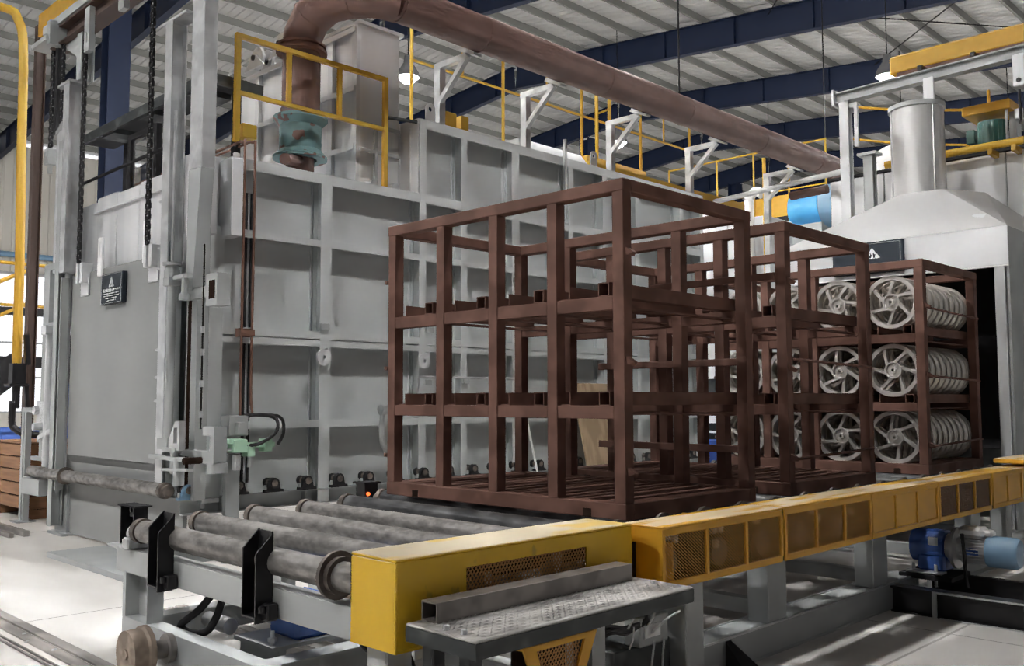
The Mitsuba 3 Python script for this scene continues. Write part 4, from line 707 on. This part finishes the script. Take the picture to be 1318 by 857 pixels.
# ------------------------------------------------------------------ racks
RX0, RX1, RY0, RY1, RZ0 = 4.40, 5.87, 3.42, 5.71, .79
POSTY = [5.71, 5.145, 4.595, 4.05, 3.51]          # left edge of each post on the near face
SH = [(1.385, 1.465), (2.045, 2.13)]
def rack_parts():
    out = []
    def a(name, m, mm='rust'): out.append((name, mikit.ply(m, 'mat_' + mm)))
    P = .085
    for xx in (RX0, RX1 - P):
        for y in POSTY: a('post', cbox(xx, xx + P, y - P, y, .885, 2.765, .004))
    for xx in (RX0, RX1 - P):
        a('top_rail', cbox(xx - .004, xx + P, RY0, RY1 + .004, 2.762, 2.84, .006))
        for z0, z1 in SH:
            for i in range(4): a('shelf_rail', cbox(xx + .004, xx + P - .004, POSTY[i + 1] + .001, POSTY[i] - P - .001, z0, z1, .003))
        a('base_beam', cbox(xx - .004, xx + P, RY0, RY1, RZ0, .886, .005))
    for y in (RY0, RY1 - P):
        a('top_rail', cbox(RX0 + P, RX1 - P, y, y + P, 2.762, 2.84, .006))
        a('base_beam', cbox(RX0 + P, RX1 - P, y, y + P, RZ0, .886, .005))
    for i in range(4):
        c = (POSTY[i] - P + POSTY[i + 1]) / 2
        for z0, z1 in SH:
            a('cradle_bar', prof(tubepoly(.085, .085, .006), (RX0 + .005, c - .155, z1 + .043), (RX1 - .005, c - .155, z1 + .043), Y, Z))
            a('cradle_angle', prof([(0, 0), (.08, 0), (.08, .008), (.008, .008), (.008, .085), (0, .085)], (RX0 + .03, c + .14, z1), (RX1 - .03, c + .14, z1), Y, Z))
            a('cross_strip', cat([box(RX0 + P, RX1 - P, c - .2, c - .11, z0 + .02, z0 + .03)]))
        for dy in (-.20, -.075, .105, .215): a('base_bar', cbox(RX0 + P, RX1 - P, c + dy - .022, c + dy + .022, .815, .884, .003))
        a('fork_pocket', box(RX0 - .006, RX0 + .01, c - .05, c + .015, .792, .842), 'void') if i in (0, 3) else None
    for z in (1.10, 1.76, 2.42):
        a('hook_tab', hull([(RX0 + .01, RY0, z), (RX0 + .05, RY0, z), (RX0 + .03, RY0 - .05, z - .035), (RX0 + .06, RY0 - .05, z - .035), (RX0 + .02, RY0, z - .05), (RX0 + .05, RY0 - .04, z - .06)]))
        a('hook_tab', cbox(RX0 - .015, RX0 + .01, RY1, RY1 + .03, z - .03, z))
    return out
base = rack_parts()
RACKS = [(0.0, 'empty brown steel rack nearest the camera, on the roller conveyor'), (1.96, 'middle brown steel rack, between the nearest rack and the one full of wheels'), (4.60, 'farthest brown steel rack, loaded with aluminium wheels under the hood')]
KEYS = []
for dx, lab in RACKS:
    t = thing('wheel_rack', lab, 'rack', 'brown heat treatment racks'); KEYS.append(t)
    for name, d in base:
        k = numbered(t + '__' + name); scene[k] = dict(d) if dx == 0 else {**d, 'to_world': T4().translate([dx, 0, 0])}
for j, dx in ((1, 1.96), (2, 4.60)):
    for n_, z in enumerate((1.06, 1.80)) if j == 1 else enumerate((1.06, 1.72, 2.37)):
        part(KEYS[j], 'retaining_rod', rod((RX0 + dx + .04, RY0 - .03, z), (RX1 + dx - .10, RY0 - .03, z - (.03 if n_ else -.03)), .011, 8), 'rust')
    for n_, z in enumerate((1.12, 1.79, 2.43)) if j == 1 else ():
        part(KEYS[j], 'retaining_bar', cbox(RX0 + dx - .03, RX0 + dx - .004, 3.84 if j == 1 and n_ < 2 else 3.50, 5.22 if n_ < 2 else 4.65, z - .028, z + .028, .003), 'rust')

# ------------------------------------------------------------------ cast wheels
WR = .26
def wheel_meshes():
    rim = lathe([(WR - .042, -.047), (WR - .004, -.048), (WR, -.043), (WR - .011, -.03), (WR - .016, .0), (WR - .011, .03), (WR, .043), (WR - .004, .048), (WR - .042, .047), (WR - .050, .0), (WR - .042, -.047)], (0, 0, 0), X, 44)
    hub = cat([lathe([(.014, -.058), (.03, -.058), (.034, -.030), (.064, -.018), (.070, -.050), (.084, -.050), (.087, .03), (.014, .03), (.014, -.058)], (0, 0, 0), X, 28)])
    sp = []
    for k in range(6):
        a = k * math.pi / 3; r0, r1 = .078, WR - .045
        def at(r, tw, off, xx): return (xx, r * math.cos(a + tw) - off * math.sin(a + tw), r * math.sin(a + tw) + off * math.cos(a + tw))
        tw = .32
        pts = [at(r0, -.12, s, xx) for s in (-.021, .021) for xx in (-.036, .022)] + [at(r1 * .6, tw * .45, s, xx) for s in (-.014, .014) for xx in (-.040, .015)]
        pts2 = [at(r1 * .6, tw * .45, s, xx) for s in (-.014, .014) for xx in (-.040, .015)] + [at(r1, tw, s, xx) for s in (-.020, .016) for xx in (-.036, .016)]
        sp.append(cat([hull(pts), hull(pts2)]))
    return rim, hub, sp
rim, hub, sp = wheel_meshes()
d_rim, d_hub, d_sp = mikit.ply(rim, 'mat_alu', smooth=35), mikit.ply(hub, 'mat_alu', smooth=35), [mikit.ply(s, 'mat_alu') for s in sp]
d_rim2 = mikit.ply(rim, 'mat_alu_dull', smooth=35)
d_all = mikit.ply(cat([rim, hub] + sp), 'mat_alu_dull', smooth=35)
COLN = ['column nearest the', 'second column from the', 'third column from the', 'column farthest from the']
for ti, (zc, tn) in enumerate(((2.446, 'top'), (1.782, 'middle'), (1.134, 'bottom'))):
    for ci in range(4):
        c = (POSTY[3 - ci] - .085 + POSTY[4 - ci]) / 2
        yc = c + (.013 if ti < 2 else .015)
        for k in range(10):
            x = RX0 + 4.60 + .085 + k * .141
            if ti == 0 and ci == 3 and k > 6: continue
            t = thing('cast_wheel', f'{ORD[k]} spoked wheel from the front, {tn} row, {COLN[ci]} guard', 'wheel', 'aluminium wheels in the farthest rack')
            ang = float(rng.uniform(0, 360)) if k else {0: 20, 1: -12, 2: 8}[ti] + ci * 17.0
            M = T4().translate([x, yc, zc]).rotate([1, 0, 0], ang)
            if k == 0:
                scene[t + '__rim'] = {**d_rim, 'to_world': M}; scene[t + '__hub'] = {**d_hub, 'to_world': M}
                for q, d in enumerate(d_sp): scene[numbered(t + '__spoke')] = {**d, 'to_world': M}
            else: scene[t] = {**d_all, 'to_world': M}

# ------------------------------------------------------------------ hood, ageing furnace and gantry on the right
HX, HY0, HY1 = 10.8, 3.2, 5.95
t = thing('extraction_hood', 'white sheet metal extraction hood with black sign above the wheel rack', 'hood')
part(t, 'fascia', cbox(HX, HX + .03, HY0, HY1, 2.945, 3.37, .004), 'grey_pale')
part(t, 'fascia_lip', box(HX - .01, HX + .04, HY0, HY1, 2.93, 2.945), 'white')
A0, A1 = (12.0, 4.82, 4.131), (12.0, 4.45, 4.14)
B0, B1 = (14.0, HY1, 3.37), (14.0, HY0, 3.37)
front = trimesh.Trimesh([(HX, HY1, 3.37), (HX, HY0, 3.37), (12.05, 4.30, 4.15), (12.05, 4.85, 4.15)], [[0, 1, 2], [0, 2, 3]], process=False)
right = trimesh.Trimesh([(HX, HY0, 3.37), (13.94, HY0, 3.37), (13.0, 4.10, 4.22), (12.05, 4.30, 4.15)], [[0, 1, 2], [0, 2, 3]], process=False)
left = trimesh.Trimesh([(HX, HY1, 3.37), (12.05, 4.85, 4.15), (13, 5.1, 4.2), (13.94, HY1, 3.37)], [[0, 1, 2], [0, 2, 3]], process=False)
top = trimesh.Trimesh([(12.05, 4.85, 4.15), (12.05, 4.30, 4.15), (13.0, 4.10, 4.22), (13.0, 5.1, 4.2)], [[0, 1, 2], [0, 2, 3]], process=False)
part(t, 'front_slope', front, 'hood_white'); part(t, 'right_slope', right, 'hood_white'); part(t, 'left_slope', left, 'hood_white'); part(t, 'top_cap', top, 'hood_white')
part(t, 'right_side_wall', box(HX + .02, 13.94, HY0, HY0 + .03, 0, 3.37), 'frame_grey')
part(t, 'left_side_wall', box(HX + .3, 13.94, HY1 - .03, HY1, 0, 3.37), 'frame_grey')
part(t, 'front_leg', cbox(HX, HX + .10, HY0 + .04, HY0 + .15, 0, 2.945), 'grey_pale'); part(t, 'front_leg', cbox(HX, HX + .10, HY1 - .12, HY1 - .01, 0, 2.945), 'grey_pale')
part(t, 'inner_curtain', box(12.2, 12.22, HY0 + .03, HY1 - .03, 0.9, 3.3), 'black_matt')
part(t, 'ceiling_sheet', box(HX + .03, 13.94, HY0 + .03, HY1 - .03, 3.30, 3.32), 'step_dark')
part(t, 'round_patch', hull([(11.10 + .05 * math.cos(a) * .9, 3.56 + .09 * math.sin(a), 3.565 + .05 * math.cos(a) * .56 + .015 * math.sin(a)) for a in np.linspace(0, 6.28, 16)] + [(11.10, 3.56, 3.56)]), 'grey_pale')
sg = part(t, 'sign_plate', cbox(HX - .045, HX, 4.30, 5.16, 2.985, 3.36, .01), 'sign', label='black sign with a white triangle emblem')
marks(sg, 4.665, 3.16, HX - .0455, .20, True)
part(sg, 'sign_border', cat([box(HX - .05, HX - .045, 4.33, 5.13, 3.335, 3.34), box(HX - .05, HX - .045, 4.33, 5.13, 3.005, 3.01), box(HX - .05, HX - .045, 4.33, 4.337, 3.005, 3.34)]), 'galv')
for i, z in enumerate((3.055, 3.03)): bars_of_text(sg, 4.95, 4.52 + .02 * i, z, .014, HX - .0455, .05, .1)
t = thing('exhaust_stack', 'round stainless exhaust stack standing on the white hood', 'stack')
SX, SY = 12.55, 4.78
part(t, 'barrel', loft([(SX, SY, 4.0), (SX, SY, 5.42)], .335, 40), 'stainless', 30)
part(t, 'seam', cat([box(SX - .2, SX - .18, SY - .29, SY - .27, 4.0, 5.42), rod((SX - .335 * math.cos(.85), SY + .335 * math.sin(.85), 4.1), (SX - .335 * math.cos(.85), SY + .335 * math.sin(.85), 5.4), .02, 8), rod((SX - .335 * math.cos(2.45), SY - .335 * math.sin(2.45), 4.1), (SX - .335 * math.cos(2.45), SY - .335 * math.sin(2.45), 5.4), .02, 8)]), 'galv')
part(t, 'top_rim', cat([ring((SX, SY, 5.36), Z, .36, .33, .06, 40)]), 'frame_grey', 30); part(t, 'inside', ring((SX, SY, 5.30), Z, .33, 0, .02, 40), 'black_matt')
t = thing('ageing_furnace', 'long pale grey panelled furnace body behind the hood', 'furnace')
part(t, 'front_wall', box(14.0, 14.05, -2.0, 6.72, 0, 4.96), 'frame_grey')
for y in np.arange(-1.9, 6.6, .86): part(t, 'wall_sheet', cbox(13.96, 14.0, y + .01, min(y + .85, 6.72), 3.4, 4.95 - .03 * (int(y * 7) % 2)), 'grey_sheet')
part(t, 'top_edge', cat([box(13.94, 14.1, -2, 6.72, 4.96, 5.0)]), 'black_matt'); part(t, 'roof', box(14.0, 24.0, -2, 6.72, 4.90, 4.96), 'frame_grey'); part(t, 'left_wall', box(14.0, 24, 6.68, 6.72, 0, 4.96), 'frame_grey'); part(t, 'right_wall', box(14.0, 24, -2, -1.96, 0, 4.96), 'frame_grey')
t = thing('gas_pipe', 'thick yellow gas pipe along the top edge of the ageing furnace', 'pipe')
part(t, 'yellow_run', rod((13.7, 5.70, 5.0), (13.7, -1.5, 5.02), .055, 14), 'rail_yellow', 30)
part(t, 'bracket', [box(13.66, 13.98, y, y + .06, 4.88, 4.96) for y in (4.2, 3.9, 5.1, 2.8)], 'rail_yellow')
one('service_pipe', 'slim grey pipe running from the gantry post across the background', 'pipe', rod((13.6, 6.3, 5.0), (13.6, 11.0, 4.74), .045, 12), 'stainless', 30)
one('dark_duct', 'dark brown duct under the slim grey pipe beside the gantry post', 'duct', rod((13.9, 6.72, 4.84), (13.9, 7.35, 4.82), .07, 16), 'pipe', 30)
t = thing('monorail_gantry', 'pale steel monorail beam on posts crossing above the exhaust stack', 'gantry')
part(t, 'beam', cat([prof(hpoly(.15, .16, .02, .014), (13.1, 6.15, 5.97), (13.1, -1.0, 6.10), X, Z)]), 'frame_grey')
part(t, 'post', prof(hpoly(.14, .14, .012, .012), (13.1, 6.02, 0), (13.1, 6.02, 5.89), -Y, X), 'grey_pale')
part(t, 'short_post', prof(hpoly(.14, .14, .012, .012), (13.2, 5.72, 3.52), (13.2, 5.72, 5.05), -Y, X), 'frame_grey'); part(t, 'post_cap', box(13.08, 13.32, 5.58, 5.86, 5.05, 5.09), 'galv')
part(t, 'end_plate', cbox(13.0, 13.2, 6.15, 6.19, 5.85, 6.10), 'galv'); part(t, 'knee', cat([bar((13.1, 5.86, 5.2), (13.1, 5.86, 5.86), .05, .05), bar((13.1, 5.86, 5.82), (13.1, 6.1, 5.82), .06, .05)]), 'galv')
for y, z, h in ((4.78, 5.92, .30), (3.64, 5.95, .40)): part(t, 'hanger_plate', cat([cbox(12.99, 13.03, y - .07, y + .07, z - h, z + .02)]), 'grey_pale')
for y in (3.64,): part(t, 'hanger_eye', cat([ring((12.985, y, 5.62), -X, .03, 0, .004, 14), rod((13.0, y, 5.5), (13.0, y, 5.05), .018, 8)]), 'black')
t = thing('crane_bridge_beam', 'ochre crane beam running out of the picture above the monorail', 'beam')
part(t, 'girder', cbox(13.4, 13.65, -1.5, 5.48, 6.24, 6.52, .03), 'ochre'); part(t, 'lower_flange', box(13.36, 13.7, -1.5, 5.35, 6.18, 6.24), 'rust')
for y in (4.9, 4.2, 2.8): part(t, 'hanger', box(13.1, 13.5, y, y + .06, 6.10, 6.18), 'black')
t = thing('fan_motor', 'dark green fan motor under an ochre plate on the ageing furnace', 'motor')
fx, fy_ = 14.6, 4.47
part(t, 'motor_body', cat([rod((fx, fy_, 5.18), (fx, fy_, 5.58), .2, 26)] + [box(fx + .19 * math.cos(a) - .012, fx + .19 * math.cos(a) + .012, fy_ + .19 * math.sin(a) - .012, fy_ + .19 * math.sin(a) + .012, 5.2, 5.56) for a in np.arange(0, 6.2, .35)]), 'green_dark', 30); part(t, 'motor_cap', lathe([(0, 0), (.2, 0), (.23, .06), (0, .06)], (fx, fy_, 5.12), Z, 26), 'green_dark', 30)
part(t, 'top_plate', cbox(fx - .32, fx + .32, fy_ - .34, fy_ + .32, 5.66, 5.80, .01), 'ochre'); part(t, 'side_box', cbox(fx - .1, fx + .1, fy_ + .22, fy_ + .34, 5.3, 5.5), 'green_dark')
part(t, 'stand', cat([hull([(fx, fy_ + .2, 5.4), (fx + .05, fy_ + .2, 5.4), (fx, fy_ + .75, 4.96), (fx + .05, fy_ + .75, 4.96), (fx, fy_ + .2, 4.96), (fx + .05, fy_ + .2, 4.96)])]), 'frame_grey'); part(t, 'stand', cat([box(fx - .1, fx + .1, fy_ - .36, fy_ - .26, 4.96, 5.66)]), 'frame_grey'); part(t, 'foot', box(fx - .35, fx + .3, fy_ - .3, fy_ + .35, 4.96, 5.12), 'black_matt'); part(t, 'bolt', cat([rod((fx - .25, fy_ - .27, 5.1), (fx - .25, fy_ - .27, 5.66), .02), rod((fx - .2, fy_ - .42, 5.5), (fx - .2, fy_ - .42, 5.64), .06)]), 'galv')
railing('stair_railing', 'ochre railing going up behind the round stack', [(14.9, 6.9, .30), (14.9, 5.9, .0), (14.9, 4.6, -.28)], 4.9, 6.15, 5.6, 'ochre', small=[])
one('white_tank', 'rounded white vessel behind the yellow pipe left of the stack', 'tank', (lambda m: (m.apply_scale((.36, .5, .40)), m.apply_translation((15.4, 6.2, 5.36)), m)[2])(trimesh.creation.icosphere(3, 1.0)), 'white', True)

# ------------------------------------------------------------------ machines far behind, between the furnace and the hood
t = thing('crane_platform', 'ochre girder platform in the far background right of the furnace', 'platform')
part(t, 'girder', cbox(19.5, 19.8, 8.95, 14.4, 5.72, 6.22), 'ochre'); part(t, 'underside', box(19.5, 20.5, 8.95, 14.4, 5.5, 5.72), 'black_matt')
[part(t, 'leg', box(19.5, 19.7, y, y + .15, 0, 5.5), 'ochre') for y in (9.0, 14.0)]
railing('platform_railing', 'tall yellow railing before the ochre girder platform', [(19.4, y) for y in (13.6, 12.2, 11.2, 10.3, 9.4)], 0, 7.3, 6.3)
one('platform_post', 'bright yellow post rising above the middle rack', 'post', rod((15.2, 8.56, 0), (15.2, 8.56, 5.92), .035, 10), 'rail_yellow', 30)
t = thing('blue_fan', 'light blue blower casing behind the middle rack', 'fan')
part(t, 'casing', rod((18, 9.40, 5.42), (18, 8.75, 5.45), .40, 30), 'blue_paint', 30); part(t, 'end_ring', rod((18, 8.72, 5.47), (18, 8.42, 5.47), .44, 30), 'motor_pale', 30); part(t, 'pedestal', box(17.7, 18.3, 8.7, 9.9, 0, 5.1), 'frame_grey')
t = thing('pale_cabinet', 'tall pale grey panelled cabinet in the background behind the racks', 'cabinet')
for i, (y0, y1, z1) in enumerate(((8.76, 9.6, 4.95), (9.6, 10.6, 5.15), (10.6, 12.2, 5.0))): part(t, 'panel', cbox(15.6, 17.0 if i else 16.6, y0 + .01, y1 - .01, .0 + 1.9, z1), 'grey_light')
part(t, 'lower_body', box(15.7, 17.0, 8.76, 12.2, 0, 1.9), 'step_dark'); part(t, 'white_shelf', cat([box(15.5, 15.7, 7.9, 12.2, 1.05, 1.2), box(15.5, 15.7, 7.9, 12.2, .86, .9)]), 'white')
for i, (y0, y1) in enumerate(((8.2, 8.9), (9.5, 10.2), (10.7, 11.4))): one('blue_bin', ['right blue bin on the floor behind the racks', 'middle blue bin on the floor behind the racks', 'left pale blue bin on the floor behind the racks'][i], 'bin', cbox(14.6, 15.3, y0, y1, 0, .75), 'blue_box')
one('white_vent_pipe', 'short white bent vent pipe beside the yellow post', 'pipe', curve([(15.4, 9.0, 0), (15.4, 9.0, 3), (15.4, 9.0, 5.0), (15.4, 9.0, 5.25), (15.4, 8.85, 5.38), (15.4, 8.72, 5.3)], .09, 14), 'white', True)

# ------------------------------------------------------------------ far left
t = thing('yellow_jib_pipe', 'thick yellow pipe rising and bending out at the left edge', 'pipe')
part(t, 'pipe', curve([(4.34, 14.02, 1.95), (4.33, 14.02, 3.5), (4.30, 14.02, 5.0), (4.28, 14.02, 6.4), (4.22, 14.08, 6.9), (4.02, 14.3, 7.12), (3.0, 15.2, 7.3), (2.0, 16.0, 7.45)], .062, 16), 'rail_yellow', True)
part(t, 'foot', cat([cbox(4.26, 4.44, 13.92, 14.1, 1.72, 2.02), cbox(4.22, 4.48, 13.9, 14.14, 1.70, 1.74), rod((4.34, 14.0, 1.4), (4.34, 14.0, 1.72), .05), bar((4.48, 13.95, 1.36), (4.45, 13.95, 1.7), .05, .05), bar((4.45, 13.9, 2.0), (4.41, 13.9, 2.42), .06, .06)]), 'black')
part(t, 'clamp', cat([cbox(3.3, 3.5, 14.7, 14.9, 6.6, 7.2), cbox(3.9, 4.0, 14.25, 14.4, 6.95, 7.2)]), 'black_matt')
one('hanging_hose', 'black rubber hose hanging below the yellow pipe', 'hose', curve([(4.3, 14.0, 1.5), (4.3, 14.0, 1.2), (4.33, 13.96, 1.12), (4.42, 13.85, 1.05), (4.62, 13.7, 1.03)], .045, 12), 'black', True)
one('brown_column', 'dark brown steel column right of the thick yellow pipe', 'column', prof(hpoly(.13, .13, .012, .012), (4.69, 14.6, 0), (4.69, 14.6, 7.1), -Y, X), 'brown_dark')
t = thing('yellow_crane_girder', 'ochre crane girder running out of the picture at the upper left', 'girder')
part(t, 'girder', cbox(4.2, 4.45, 3.0, 13.2, 6.41, 6.72, .01), 'ochre'); part(t, 'brown_base', box(4.3, 4.5, 3.0, 13.1, 6.34, 6.41), 'brown_dark')
t = thing('stair_platform', 'black steel stair stringer and platform behind the furnace front', 'stairs')
py = 18.0
part(t, 'platform', cat([box(5.0, 9.0, py, py + .15, 2.10, 2.27), box(5.0, 9.0, py, py + 2.0, 2.25, 2.29)]), 'black'); part(t, 'stringer', hull([(5.5, py - .02, 2.35), (5.5, py - .02, 1.75), (3.6, py - .02, .9), (3.6, py - .02, .2), (5.5, py + .1, 2.35), (5.5, py + .1, 1.75), (3.6, py + .1, .9), (3.6, py + .1, .2)]), 'black')
part(t, 'upper_beam', box(4.0, 9.0, py + 1.9, py + 2.0, 3.2, 3.35), 'black'); part(t, 'leg', cat([box(7.6, 7.75, py, py + .15, 0, 2.1)]), 'black'); part(t, 'brace', bar((7.2, py, 2.0), (7.55, py, .3), .12, .12), 'black_matt')
railing('platform_stair_railing', 'yellow railing on the black stair platform at the far left', [(5.1, py - .1), (5.75, py - .1), (6.5, py - .1), (7.4, py - .1), (8.6, py - .1)], 2.4, 3.95, 3.2, r=.03)
railing('stair_slope_railing', 'sloping yellow stair handrail at the left edge', [(5.75, py - .3, 0), (4.6, py - .3, -.62), (3.4, py - .3, -1.3)], 1.4, 3.9, 3.3, r=.035)
one('light_blue_pipe', 'long light blue pipe along the beige wall', 'pipe', rod((-10, 41.95, 7.6), (58, 41.95, 7.6), .12, 10), 'motor_pale', 30)
def crate(name, lab, x0, x1, y0, y1, z1, nb):
    t = thing(name, lab, 'crate'); h = (z1 - .12) / nb
    for i in range(nb):
        part(t, 'plank', cbox(x0, x0 + .03, y0, y1, .12 + i * h + .006, .12 + (i + 1) * h - .006), 'wood'); part(t, 'plank', cbox(x0, x1, y0 - .03, y0, .12 + i * h + .006, .12 + (i + 1) * h - .006), 'wood')
    part(t, 'lid', cbox(x0 - .02, x1, y0 - .05, y1, z1, z1 + .03), 'wood'); part(t, 'batten', cbox(x0 - .02, x0, y0, y0 + .1, .1, z1), 'wood'); part(t, 'batten', cbox(x0 - .02, x0, y1 - .1, y1, .1, z1), 'wood')
    part(t, 'core', box(x0 + .03, x1, y0, y1, .12, z1), 'rust_dark'); [part(t, 'runner', box(x0, x1, y, y + .1, 0, .12), 'wood') for y in (y0, y1 - .1)]
crate('wooden_crate', 'stacked plank wooden crate at the left edge of the picture', 4.1, 4.9, 12.75, 13.9, .95, 5)
crate('wooden_crate', 'darker wooden crate between the stand and the furnace apron', 4.35, 5.2, 11.5, 12.5, .90, 4)
t = thing('side_stand', 'slim grey tube stand left of the furnace door', 'stand')
part(t, 'upright', cat([box(4.0, 4.07, 12.58, 12.66, 0, 1.40), box(4.0, 4.07, 12.50, 12.55, 0, 1.40)]), 'frame_grey'); part(t, 'top_bar', box(4.0, 4.06, 11.2, 12.66, 1.36, 1.42), 'frame_grey')
part(t, 'foot', box(3.92, 4.14, 12.45, 12.72, 0, .02), 'frame_grey'); part(t, 'arm', cat([box(4.0, 4.05, 11.25, 12.1, 1.0, 1.06), box(4.0, 4.06, 11.3, 12.3, .78, .83)]), 'frame_grey')
t = thing('left_clamp_unit', 'grey clamp unit with cylinder left of the furnace door', 'clamp')
part(t, 'upper_frame', cat([box(3.92, 4.04, 11.60, 11.78, .84, 3.12), box(3.92, 3.99, 11.15, 11.78, 3.04, 3.12), box(3.92, 3.99, 11.15, 11.68, 2.36, 2.42), box(3.94, 4.04, 11.15, 11.26, 2.36, 3.10)]), 'frame_grey')
part(t, 'cylinder', cat([rod((3.92, 11.52, .66), (3.92, 11.52, 2.38), .048, 14), cbox(3.84, 3.99, 11.44, 11.6, 2.27, 2.38)]), 'grey_pale', 30)
part(t, 'latch', cat([cbox(3.92, 4.03, 11.58, 11.9, 1.15, 1.5), cbox(3.92, 4.0, 11.2, 11.46, 1.12, 1.44), bar((3.92, 11.75, 1.06), (3.92, 11.2, 1.2), .065, .055), rod((3.87, 11.85, 1.39), (4.03, 11.85, 1.39), .055), rod((3.82, 11.7, 1.2), (3.92, 11.7, 1.2), .045)]), 'grey_pale')
part(t, 'dark_strut', hull([(4.04, 11.48, 2.27), (4.15, 11.42, 2.27), (4.04, 11.1, 1.44), (4.15, 11.04, 1.44), (4.04, 11.3, 2.27), (4.04, 11.0, 1.44)]), 'black_matt')
t = thing('blue_cabinet', 'blue machine cabinet behind the stand at the far left', 'cabinet')
part(t, 'cabinet_body', cbox(7.3, 8.6, 20, 21, .8, 2.15), 'blue_box'); part(t, 'top_tray', cbox(7.4, 8.6, 19.9, 21, 2.15, 2.3), 'wood'); part(t, 'base', box(7.3, 8.6, 20.1, 21, 0, .8), 'step_dark')
t = thing('blue_machine', 'long dark blue machine bed at the left edge beyond the crates', 'machine')
part(t, 'bed', cat([cbox(4.6, 8.6, 17.2, 18.0 - .05, .45, .98), box(4.6, 8.6, 17.15, 17.2, .98, 1.06), cbox(4.6, 8.6, 17.2, 17.95, .98, 1.04)]), 'blue_box'); part(t, 'legs', box(4.7, 8.5, 17.3, 17.9, 0, .45), 'step_dark')
